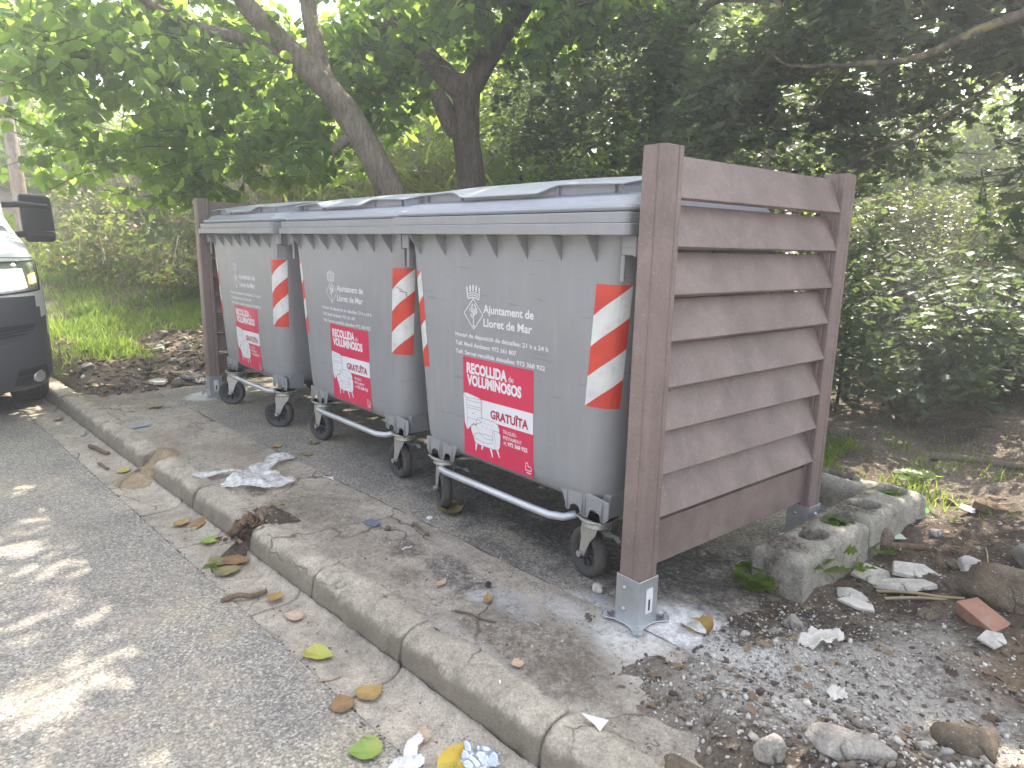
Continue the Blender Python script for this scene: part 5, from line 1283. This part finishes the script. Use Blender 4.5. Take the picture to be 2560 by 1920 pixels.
M['ashlump'] = vmat('ash_lumps', [(.30, .28, .26), (.48, .46, .43), (.62, .60, .56), (.40, .35, .29)])
M['soilbit'] = vmat('soil_crumbs', [(.06, .045, .035), (.10, .08, .06), (.16, .13, .10), (.08, .06, .05)])
M['litter'] = vmat('leaf_litter', [(.12, .075, .045), (.18, .12, .07), (.26, .18, .11), (.08, .055, .04), (.30, .23, .14)])
def R_right():
    s = 1.98+1.9*rng.random(); t = -.75+3.2*rng.random()*rng.random()
    if t < -.42: return None
    if s < 2.25 and rng.random() < .6: return None
    if 2.1 < s < 2.5 and .45 < t < 1.5: return None
    return W(s, t)
def R_ash():
    s = 2.65+rng.normal()*.30; t = .0+rng.normal()*.26
    return W(s, t) if s > 2.1 else None
def R_front():
    s = 2.35+1.1*rng.random()**.6; t = -.50+.42*rng.random(); return W(s, t)
def R_left():
    s = -2.7-2.0*rng.random()**1.2; t = -.5+3.0*rng.random(); return W(s, t)
def R_pave():
    s = -3+5.3*rng.random(); t = -.55+.75*rng.random()**1.5
    return W(s, t) if rng.random() < .35+.65*sst(.5, 1.9, s) else None
def R_gut():
    s = -2.5+4.9*rng.random(); t = -.905+.19*rng.random()**.6; x, y = W(s, t); return x, y
def R_joint():
    s = -3+5.4*rng.random(); t = -.915+rng.normal()*.012; return W(s, t)
strew('gravel', R_right, 6500, .003, .022, T_ROCK, [M['gravel'], M['soilbit'], M['soilbit'], M['ashlump']], 'gravel and crumbs strewn over the soil at the right', lift=.1, power=3.2)
strew('ash_crumbs', R_ash, 3600, .002, .014, T_ROCK, [M['ashlump']], 'pale crumbs of ash and plaster near the near post', lift=.1)
strew('pebbles', R_front, 900, .006, .036, T_ROCK, [M['ashlump'], M['gravel'], M['soilbit']], 'pale pebbles at the bottom right corner', lift=.15)
strew('rubble_crumbs', R_left, 2600, .006, .055, T_ROCK, [M['gravel'], M['soilbit'], M['soilbit']], 'small rubble on the mound beside the far screen', lift=.12, power=2.6)
strew('leaf_litter', R_left, 1500, .03, .09, T_OAK, [M['litter']], 'dead leaves over the rubble mound', lift=.12, power=1)
strew('soil_litter', R_right, 420, .012, .045, T_OAK, [M['litter']], 'dead leaf bits over the dark soil', lift=.12, power=1)
strew('grit', R_pave, 1800, .002, .012, T_ROCK, [M['gravel'], M['ashlump']], 'grit and soot crumbs on the concrete strip', lift=.2)
strew('gutter_grit', R_gut, 900, .002, .010, T_ROCK, [M['gravel']], 'grit lying in the gutter', lift=.2)
strew('joint_moss', R_joint, 1500, .004, .014, T_ROCK, [vmat('joint_dirt', [(.07, .06, .045), (.12, .10, .07), (.09, .11, .04)])], 'dirt and moss in the joint of the asphalt', lift=.0)
# sticks and straws
def stick(p0, p1, r, mat, label, cat='stick', z0=0, z1=0, group=None, wob=.004):
    a = Vector((p0[0], p0[1], gz(*p0)+r+z0)); b_ = Vector((p1[0], p1[1], gz(*p1)+r+z1)); mb = MB()
    m1 = a.lerp(b_, .35)+Vector((0, 0, wob)); m2 = a.lerp(b_, .7)+Vector((wob, -wob, 0))
    limb(mb, [a, m1, m2, b_], r, r*.75, 8, r*.25, p0[0]*9, 3); o = mb.build('stick', mat); tag(o, label, cat, group); return o
stick((-1.64, -.95), (-1.40, -.88), .014, M['stick'], 'thick dry stick in the gutter near the van')
stick((-1.22, -.96), (-1.08, -.93), .009, M['stick'], 'short flat bark piece in the gutter, right of the thick stick')
stick((1.564, -.80), (1.587, -.70), .0028, M['cane'], 'pale straw lying across the gutter')
stick((.935, -.045), (1.085, -.055), .006, M['stick'], 'small brown stick beside the joint in front of the nearest bin')
stick((1.137, -.214), (1.132, -.165), .003, M['paperw'], 'thin white stick on the concrete strip')
stick((1.66, -.31), (1.80, -.24), .004, M['twig'], 'dark forked twig on the concrete near the kerb')
stick((2.22, 1.34), (2.47, 1.49), .020, M['stick'], 'thick broken branch beside the concrete blocks')
stick((2.24, .68), (2.33, .80), .013, M['stick'], 'short brown stick leaning by the near block', z1=.03)
stick((2.0, 2.85), (2.45, 2.95), .026, M['board'], 'long grey weathered pole lying on the dark soil')
stick((2.05, -.42), (2.13, -.47), .003, M['paperw'], 'pale curved stalk on the sandy soil')
stick((2.5, .98), (2.75, 1.06), .007, M['cane'], 'pale reed stalk among the tiles')
stick((2.55, .92), (2.80, 1.12), .006, M['cane'], 'second reed stalk crossing the tiles')
stick((2.8, 2.2), (3.1, 2.3), .006, M['cane'], 'reddish stalk at the right edge of the soil')
stick((.90, -.865), (.925, -.70), .012, M['stick'], 'long dry brown husk lying across the gutter', wob=.01)
# stones and rubble at the right
rock('stone', (2.86, 1.15), (.30, .24, .20), 3, M['stone_b'], .4, 0, 'big rough brown stone at the right edge')
rock('stone', (2.83, 1.62), (.22, .17, .12), 5, M['stone'], 1.0, 0, 'angular pale stone behind the brown one')
rock('stone', (2.283, 1.29), (.15, .10, .09), 8, M['stone'], .7, 0, 'pale stone touching the concrete blocks')
rock('stone', (2.335, 1.41), (.11, .10, .11), 11, M['stone_b'], .2, 0, 'rounded brown stone beside the thick branch')
rock('stone', (2.439, .497), (.065, .05, .065), 14, M['stone'], .2, 0, 'small grey pointed stone in the ash')
rock('stone', (2.43, .40), (.035, .03, .025), 15, M['stone'], .9, 0, 'small round stone left of the grey pointed one')
rock('stone', (2.356, .352), (.032, .026, .024), 16, M['plaster'], .9, 0, 'small white pebble in the ash below the crumpled leaf')
rock('stone', (2.72, -.12), (.085, .065, .09), 17, M['stone'], 1.1, 0, 'smooth pale stone at the bottom edge', tilt=.2)
rock('stone', (2.84, .0), (.20, .12, .05), 18, M['stone'], .5, 0, 'broad flat pale stone at the bottom edge', facets=3)
rock('stone', (2.60, -.26), (.15, .10, .05), 19, M['stone_b'], .2, 0, 'flat brown stone at the bottom edge')
rock('stone', (3.02, .27), (.16, .13, .09), 20, M['stone_b'], .9, 0, 'brown stone in the bottom right corner')
rock('stone', (2.464, .857), (.12, .07, .05), 23, M['plaster'], .2, 0, 'long white plaster lump below the block row')
rock('stone', (2.65, 1.42), (.10, .07, .08), 24, M['plaster'], .9, 0, 'white angular lump behind the tiles')
rock('stone', (1.863, .175), (.045, .03, .04), 25, M['plaster'], .2, 0, 'lower white crumb beside the right castor', sink=0)
rock('stone', (1.845, .195), (.035, .03, .03), 26, M['plaster'], .8, 0, 'upper white crumb beside the right castor', sink=0)
rock('stone', (1.586, -.113), (.022, .022, .022), 27, M['black'], 0, 0, 'black ball-like nut on the concrete', 'nut', sink=0, facets=0)
rock('stone', (.922, -.163), (.026, .026, .024), 28, M['litter'], 0, 0, 'yellowish nut beside the blue scrap', 'nut', sink=0, facets=0)
shard('tile_shard', (2.43, 1.10), (.14, .12, .014), .3, M['plaster'], 'white tile shard with stripes, left of the big tile', 'tile', tilt=.25)
shard('tile_shard', (2.53, 1.20), (.19, .10, .018), .9, M['plaster'], 'cream tile shard behind the big one', 'tile', tilt=.2)
shard('tile_shard', (2.56, 1.07), (.20, .15, .018), .5, M['plaster'], 'big cream tile with a terracotta edge', 'tile', tilt=-.22, lift=.01)
shard('tile_shard', (2.50, .82), (.12, .06, .012), .1, M['paper'], 'greenish tile strip below the plaster lump', 'tile')
shard('brick_fragment', (2.84, .95), (.15, .075, .05), -.5, M['brick'], 'terracotta brick fragment beside the big brown stone', 'brick', [(-.5, -.5), (.5, -.45), (.45, .5), (-.45, .45)], tilt=.25)
shard('brick_fragment', (2.93, 1.36), (.13, .08, .05), .7, M['brick'], 'red brick piece on top edge of the brown stone', 'brick', tilt=.2, lift=.08)
shard('plastic_shard', (2.346, -.342), (.075, .05, .004), .5, M['paperw'], 'white triangular shard on the sandy soil', 'shard', [(-.5, .35), (.5, .45), (.35, -.5), (.1, -.15)], lift=.01)
shard('plastic_shard', (.824, -.19), (.085, .055, .002), .2, simple('slate_plastic', (.13, .15, .21), .35, 0, .1, 9), 'slate-blue plastic scrap on the concrete', 'scrap', lift=.006, tilt=.1)
shard('plastic_shard', (-1.508, -.66), (.035, .13, .003), .1, simple('blue_plastic', (.10, .22, .45), .4, 0, .1, 9), 'blue plastic sliver near the kerb edge', 'scrap', lift=.004)
shard('paper_scrap', (.164, -.087), (.09, .04, .003), .4, M['paperw'], 'small white scrap on the joint, right of the plastic bag', 'scrap', [(-.5, -.2), (-.1, .1), (.1, .5), (.2, 0), (.5, -.4), (-.2, -.1)], lift=.006)
shard('paper_scrap', (2.14, -.64), (.035, .02, .002), .7, M['paperw'], 'tiny white chip in the gutter at the bottom', 'scrap', lift=.006)
shard('paper_scrap', (.935, .045), (.03, .022, .012), .7, M['paperw'], 'tiny white cube-like chip on the joint', 'scrap', lift=.003)
shard('plastic_shard', (2.33, 1.85), (.05, .04, .003), .7, simple('green_plastic', (.10, .50, .12), .4, 0, .1, 9), 'bright green plastic bit in the thin grass', 'scrap', lift=.03, tilt=.5)
shard('paper_scrap', (2.43, 2.12), (.10, .05, .003), .7, M['paperw'], 'white crumpled strip on the dark soil', 'scrap', lift=.015, tilt=.4)
shard('wood_piece', (2.50, 2.17), (.14, .07, .04), .2, M['stick'], 'short brown wood block on the dark soil', 'wood', tilt=.2)
shard('paper_scrap', (2.33, 1.52), (.11, .06, .004), .5, simple('mint_card', (.50, .58, .46), .6, 0, .1, 9), 'pale mint card scrap beside the block row', 'scrap', lift=.012, tilt=.15)

# crumpled sheets: paper wrap, foil, plastic bags
def crumple(name, loc, size, rz, mat, label, cat, lobes, amp=.03, seed=0, n=46, thick=.0, fold=7, z=None):
    V = []; F = []; idx = {}
    for j in range(n+1):
        for i in range(n+1):
            u, v = i/n*2-1, j/n*2-1
            inside = any(((u-cx)*math.cos(a)+(v-cy)*math.sin(a))**2/rx**2+(-(u-cx)*math.sin(a)+(v-cy)*math.cos(a))**2/ry**2 < 1+.25*nz(u*4, v*4, seed) for cx, cy, rx, ry, a in lobes)
            if not inside: continue
            e = Vector((u*fold*.35+seed, v*fold*.35, 0))
            h = abs(mnoise.noise(e))*1.5+abs(mnoise.noise(e*2.3))*.8+abs(mnoise.noise(e*5))*.35
            dx = mnoise.noise(e*1.7+Vector((9, 0, 0)))*.12; dy = mnoise.noise(e*1.7+Vector((0, 9, 0)))*.12
            idx[i, j] = len(V); V.append(((u+dx)*size[0]/2, (v+dy)*size[1]/2, h*amp*(.5+.8*abs(nz(u*2, v*2, seed)))+.002))
    for (i, j) in idx:
        if (i+1, j) in idx and (i, j+1) in idx and (i+1, j+1) in idx: F.append([idx[i, j], idx[i+1, j], idx[i+1, j+1], idx[i, j+1]])
    o = fast(name, np.array(V), F, mat, None, None, mat in (M['film'], M['film2'])); o.location = (loc[0], loc[1], (gz(*loc) if z is None else z)+.002); o.rotation_euler = (0, 0, rz); tag(o, label, cat)
    sd = o.modifiers.new('thickness', 'SOLIDIFY'); sd.thickness = .0006
    return o
def film(name, alpha=.55, col=(.84, .84, .83)):
    m, nt, b = new_mat(name); b.inputs['Base Color'].default_value = (*col, 1); b.inputs['Roughness'].default_value = .22; b.inputs['Specular IOR Level'].default_value = .8
    t = node(nt, 'ShaderNodeBsdfTransparent'); mx = node(nt, 'ShaderNodeMixShader'); nt.links.new(ramp(nt, tex_noise(nt, coords(nt), 30, 5), [(.35, alpha-.25), (.65, alpha+.2)]), mx.inputs[0])
    nt.links.new(t.outputs[0], mx.inputs[1]); nt.links.new(b.outputs[0], mx.inputs[2]); nt.links.new(mx.outputs[0], nt.nodes['Material Output'].inputs['Surface']); return m
M['film'] = film('clear_film', .48); M['film2'] = film('white_film', .82, (.82, .82, .86))
crumple('plastic_bag', (-.08, -.37), (.92, .92), 0, M['film'], 'clear crumpled plastic bag lying on the concrete strip', 'plastic bag', [(-.27, -.32, .30, .13, 1.0), (-.33, .20, .42, .15, 2.15), (.16, -.12, .34, .24, .5), (.34, .08, .22, .16, .2), (-.08, .0, .26, .20, 0)], .038, 3, 120, fold=7)
crumple('plastic_bag', (2.03, -.715), (.17, .20), R(50), M['film2'], 'white crumpled plastic bag at the bottom edge of the gutter', 'plastic bag', [(0, -.3, .6, .5, .3), (.1, .4, .25, .6, -.2)], .045, 8, 40, fold=3)
crumple('foil_wrapper', (2.165, -.575), (.14, .13), R(20), simple('crumpled_foil', (.55, .60, .70), .25, .6, .1, 8), 'silver-blue crumpled wrapper at the bottom edge', 'wrapper', [(0, 0, .8, .8, 0)], .03, 5, 30, z=-.11, fold=3.5)
crumple('paper_wrap', (2.565, .426), (.18, .11), R(60), M['paper'], 'crumpled white and beige paper wrap on the ash', 'paper', [(-.1, 0, .85, .6, .3), (.5, .2, .5, .5, 0)], .035, 6, 34, fold=3)
crumple('paper_wrap', (2.713, .225), (.07, .09), R(10), M['paper'], 'small grey paper tuft in the ash near the bottom', 'paper', [(0, 0, .8, .8, 0)], .02, 2, 20, fold=3)
crumple('bag_scraps', (-3.0, .42), (.55, .40), R(30), simple('green_yellow_bag', (.40, .46, .16), .5, 0, .25, 6, dirt=(.55, .55, .5), dirt_amt=.7, dirt_scale=5), 'green and yellow crumpled bag on the rubble by the far screen', 'plastic bag', [(0, 0, .8, .6, .3), (-.3, -.3, .5, .4, 0)], .16, 4, 40)
crumple('paper_wrap', (-2.75, .05), (.22, .16), R(30), M['paper'], 'dirty white paper on the rubble left of the far post', 'paper', [(0, 0, .8, .8, .3)], .06, 7, 26)
# sand spilled through the first kerb gap, debris in the second one
def heap(name, s, t, rs, rt, h, mat, label, seed):
    V = []; F = []; n = 26
    for j in range(n+1):
        for i in range(n+1):
            u, v = i/n*2-1, j/n*2-1; r_ = math.hypot(u, v); x, y = W(s+u*rs, t+v*rt)
            base = -.14 if t+v*rt < -.70 else (-.14+.13*sst(-.70, -.58, t+v*rt))
            V.append((x, y, base+h*max(0, 1-r_**1.6)*(1+.3*nz(x, y, seed, 12))+.006*nz(x, y, seed, 40)))
    for j in range(n):
        for i in range(n): a = j*(n+1)+i; F.append([a, a+1, a+n+2, a+n+1])
    o = fast(name, np.array(V), F, mat, None, None, True); tag(o, label, kind='stuff'); return o
M['sand'] = concrete_mat('sand', (.36, .28, .18), mossy=.1, bs=.6)
heap('sand_heap', -.86, -.70, .16, .20, .075, M['sand'], 'tan sand spilling through the gap in the kerb', 2)
heap('debris', .43, -.64, .10, .17, .085, M['soil'], 'dark leaf debris filling the broken kerb gap', 5)
def R_gap():
    s = .425+rng.normal()*.028; t = -.65+rng.normal()*.05; x, y = W(s, t); return x, y
P = []; D = []; N = []; Z = []
for _ in range(260):
    x, y = R_gap(); s, t = ST_(x, y); P.append((x, y, -.05+.10*max(0, min(1, (t+.78)/.2))-.03+.02*rng.random())); a = rng.random()*6.28; D.append((math.cos(a), math.sin(a), rng.normal()*.4)); N.append((rng.normal(), rng.normal(), 1)); Z.append(.02+.05*rng.random()**2)
o = scatter('gap_litter', [M['litter']], P, D, N, Z, T_OAK); tag(o, 'dead leaf bits in the broken kerb gap', kind='stuff')

# hollow concrete blocks bounding the bed behind the near screen
def hollow_block(loc, rz, L, Wd, H, holes, label, seed):
    """top with two openings, worn edges"""
    bm = bmesh.new(); nx, ny, nzv = int(L/.0125), int(Wd/.0125), 10; V = {}; 
    def inhole(x, y): return any(abs(x-hx)**3/(a**3)+abs(y-hy)**3/(b_**3) < 1 for hx, hy, a, b_ in holes)
    def wear(p):
        x, y, z = p; e = min(L/2-abs(x), Wd/2-abs(y)); r = .018
        q = Vector((nz(x, y, z+seed, 9), nz(y, z, x+seed, 9), nz(z, x, y+seed, 9)))*.010+Vector((nz(x, y, z+seed, 30), nz(y, z, x+seed, 30), nz(z, x, y, 30)))*.005
        k = max(0, 1-(H-z)/.03)*max(0, 1-e/.03); c = Vector((0 if abs(x) < L/2-.03 else -math.copysign(.014*k, x), 0 if abs(y) < Wd/2-.03 else -math.copysign(.014*k, y), -.014*k))
        return Vector(p)+q+c
    def gv(i, j, k):
        if (i, j, k) not in V: V[i, j, k] = bm.verts.new(wear((-L/2+L*i/nx, -Wd/2+Wd*j/ny, H*k/nzv)))
        return V[i, j, k]
    solid = {(i, j): not inhole(-L/2+L*(i+.5)/nx, -Wd/2+Wd*(j+.5)/ny) for i in range(nx) for j in range(ny)}
    def F(*a):
        try: bm.faces.new([gv(*q) for q in a])
        except ValueError: pass
    for (i, j), sld in solid.items():
        if sld: F((i, j, nzv), (i+1, j, nzv), (i+1, j+1, nzv), (i, j+1, nzv))
        else: F((i, j, 5), (i+1, j, 5), (i+1, j+1, 5), (i, j+1, 5))
        for di, dj, a, b_ in ((1, 0, (i+1, j), (i+1, j+1)), (-1, 0, (i, j+1), (i, j)), (0, 1, (i+1, j+1), (i, j+1)), (0, -1, (i, j), (i+1, j))):
            nb = solid.get((i+di, j+dj))
            if sld and nb is None:
                for k in range(nzv): F((*a, k), (*b_, k), (*b_, k+1), (*a, k+1))
            elif sld and nb is False:
                for k in range(5, nzv): F((*a, k), (*b_, k), (*b_, k+1), (*a, k+1))
    me = bpy.data.meshes.new('concrete_block'); bm.to_mesh(me); bm.free(); me.materials.append(M['block']); me.polygons.foreach_set('use_smooth', [True]*len(me.polygons))
    o = bpy.data.objects.new('concrete_block', me); COL.objects.link(o); o.location = loc; o.rotation_euler = (0, .0, rz); tag(o, label, 'concrete block', 'hollow blocks round the bed'); return o
M['block'] = concrete_mat('mossy_block', (.42, .39, .33), mossy=.95, bs=.9, patches=[(-.19, .02, .13, (.05, .03, .022), 1, 1, .8), (.05, .07, .08, (.07, .05, .035), .8, 2, .6)])
hollow_block((2.245, .985, -.05), R(92), .56, .20, .21, [(-.02, .0, .065, .045), (.17, .0, .055, .045)], 'nearest hollow block, brown moss on its near end', 1)
hollow_block((2.235, 1.555, -.05), R(90), .56, .21, .215, [(-.12, .0, .075, .05), (.15, -.0, .07, .05)], 'second hollow block, plants and a red scrap in its openings', 2)
hollow_block((1.90, 1.79, -.05), R(-4), .50, .17, .20, [(.0, .0, .16, .045)], 'hollow block turned across behind the far corner post', 3)
shard('plastic_shard', (2.235, 1.44), (.04, .03, .003), .7, M['red'], 'red scrap inside the opening of the second block', 'scrap', lift=.06, tilt=.5)
# small weeds
def weed(loc, n, sz, h, label, z=None):
    z = gz(*loc) if z is None else z; o = empty('weed', (loc[0], loc[1], z)); tag(o, label, 'weed'); mb = MB(); P = []; D = []; N = []; Z = []
    for q in range(n):
        a = rng.random()*6.28; r_ = h*(.3+.5*rng.random()); tip = (r_*math.cos(a), r_*math.sin(a), h*(.4+.6*rng.random())); mb.tube([(0, 0, 0), (tip[0]*.4, tip[1]*.4, tip[2]*.7), tip], .0015, 4, cap=False)
        for k in range(3): P.append(tip); b_ = a+(k-1)*1.3; D.append((math.cos(b_), math.sin(b_), .1)); N.append((rng.normal()*.3, rng.normal()*.3, 1)); Z.append(sz*(.7+.6*rng.random()))
    mb.build('stem', M['grass'], o); scatter('leaves', [M['leaf_m2']], P, D, N, Z, T_OAK, o, 1.6)
M['weed'] = M['leaf_m2']
weed((2.185, .67), 14, .045, .09, 'leafy weed at the foot of the nearest block'); weed((2.28, .80), 9, .045, .10, 'small broad-leaved weed beside the nearest block')
weed((2.33, .98), 4, .06, .13, 'single broad leaf sprig leaning on the nearest block'); weed((2.235, 1.155), 12, .04, .07, 'green plant growing in an opening of the nearest block', .10)
weed((2.215, 1.70), 12, .04, .07, 'green plant in the far opening of the second block', .10); weed((.62, .92*-1+.1), 4, .02, .03, 'tiny weed on the edge of the asphalt')
weed((2.36, 1.32), 6, .035, .05, 'small weed between the branch and the blocks'); weed((2.10, 2.35), 9, .05, .10, 'leafy weed in the thin grass behind the blocks')
# larger rubble on the left mound: many look alike
rs = random.Random(12)
for q in range(34):
    s = -2.75-1.6*rs.random(); t = -.45+2.2*rs.random(); x, y = W(s, t); a = rs.uniform(.05, .15)
    if q % 3 == 0: shard('rubble_piece', (x, y), (a*1.3, a, rs.uniform(.012, .03)), rs.uniform(0, 3), M[rs.choice(['plaster', 'stone', 'stone', 'brick', 'stone_b'])], 'flat shard lying on the rubble mound beside the far screen', 'rubble', tilt=rs.uniform(-.3, .3), lift=.01, group='flat shards on the left mound')
    else: rock('rubble_stone', (x, y), (a, a*.8, a*.6), q+40, M[rs.choice(['stone', 'stone', 'stone_b', 'plaster'])], rs.uniform(0, 3), 0, 'stone lying on the rubble mound beside the far screen', 'stone', 'stones on the left mound')
for q in range(26):
    x = 2.25+1.2*rs.random(); y = .75+1.9*rs.random(); a = rs.uniform(.03, .075)
    if x < 2.42 and y < 1.9: x += .3
    if q % 3 == 0: shard('rubble_piece', (x, y), (a*1.5, a, rs.uniform(.005, .015)), rs.uniform(0, 3), M[rs.choice(['plaster', 'plaster', 'brick', 'board'])], 'small shard scattered on the dark soil at the right', 'rubble', tilt=rs.uniform(-.3, .3), lift=.008, group='small shards on the right soil')
    else: rock('rubble_stone', (x, y), (a, a*.8, a*.6), q+90, M[rs.choice(['stone', 'stone_b', 'plaster'])], rs.uniform(0, 3), 0, 'small stone scattered on the dark soil at the right', 'stone', 'small stones on the right soil')
for q in range(24):
    a = rs.uniform(0, 3.1); x = 2.2+1.2*rs.random(); y = -.1+2.9*rs.random(); L = rs.uniform(.06, .22)
    if x < 2.45 and .6 < y < 1.9: x += .35
    stick((x, y), (x+L*math.cos(a), y+L*math.sin(a)), rs.uniform(.0015, .004), M[rs.choice(['twig', 'cane', 'stick'])], 'thin twig lying on the soil at the right', group='thin twigs on the right soil')

# words that tell the small pieces apart: colour, size and the nearest landmark
MARKS = [((2.86, 1.15), 'the big brown stone'), ((2.245, .985), 'the nearest hollow block'), ((2.235, 1.55), 'the second hollow block'), ((2.56, 1.07), 'the big cream tile'), ((2.565, .426), 'the crumpled paper wrap'), ((2.25, 2.9), 'the grey pole'),
         ((2.11, .15), 'the near post shoe'), ((-2.2, 0), 'the far post'), ((-3.0, .42), 'the green and yellow bag'), ((-3.4, -.7), 'the far kerb'), ((-4.2, .3), 'the grass edge'), ((-3.6, 1.3), 'the back of the mound'), ((2.84, 0), 'the flat stone at the bottom'), ((2.43, 2.12), 'the white strip'), ((1.6, 2.45), 'the thin grass')]
KW = {'plaster': 'white', 'pale_stone': 'pale', 'brown_stone': 'brown', 'terracotta': 'terracotta', 'weathered_board': 'grey wooden', 'twig': 'dark', 'dry_cane': 'pale straw', 'dry_stick': 'brown'}
seen = {}
for o in list(COL.objects):
    g = o.get('group')
    if o.parent or not g or not (g.endswith('left mound') or g.endswith('right soil')): continue
    c = Vector(o.location) if Vector(o.location).length > 0 else sum((v.co for v in o.data.vertices), Vector())/len(o.data.vertices)
    (mx, my), mk = min(MARKS, key=lambda q: (q[0][0]-c.x)**2+(q[0][1]-c.y)**2)
    d = Vector((c.x-mx, c.y-my, 0)); a, f = d.dot(_R), d.dot(Vector((_F.x, _F.y, 0)))
    side = ('right of' if a > 0 else 'left of') if abs(a) > abs(f) else ('behind' if f > 0 else 'in front of')
    what = 'twig' if 'twig' in g else ('shard' if 'shard' in g else 'stone'); sz = max(o.dimensions)
    big = ('long ' if sz > .14 else 'short ') if what == 'twig' else ('larger ' if sz > (.11 if 'left' in g else .055) else 'small ')
    o['label'] = f"{big}{KW.get(o.data.materials[0].name, 'grey')} {what} lying {side} {mk}"
    seen.setdefault(o['label'], []).append(((c-CAM).length, o))
for k, v in seen.items():
    if len(v) > 1:
        v.sort(key=lambda q: q[0])
        for i, (_, o) in enumerate(v): o['label'] = (('nearest' if len(v) > 2 else 'nearer') if i == 0 else (('farthest' if len(v) > 2 else 'farther') if i == len(v)-1 else 'middle'))+' '+k

# ------------------------------------------------------------------ scattering volume added to stand in for lens glare
HZ = True
if HZ:
    m = bpy.data.materials.new('glare_veil'); m.use_nodes = True; nt = m.node_tree
    for n_ in list(nt.nodes):
        if n_.type != 'OUTPUT_MATERIAL': nt.nodes.remove(n_)
    pv = nt.nodes.new('ShaderNodeVolumePrincipled'); pv.inputs['Density'].default_value = .017; pv.inputs['Anisotropy'].default_value = .45; pv.inputs['Color'].default_value = (.95, .97, 1, 1)
    nt.links.new(pv.outputs[0], nt.nodes['Material Output'].inputs['Volume'])
    mb = MB(); mb.box((0, 0, 4.2), (200, 200, 13.4)); o = mb.build('glare_veil', m); tag(o, kind='stuff')
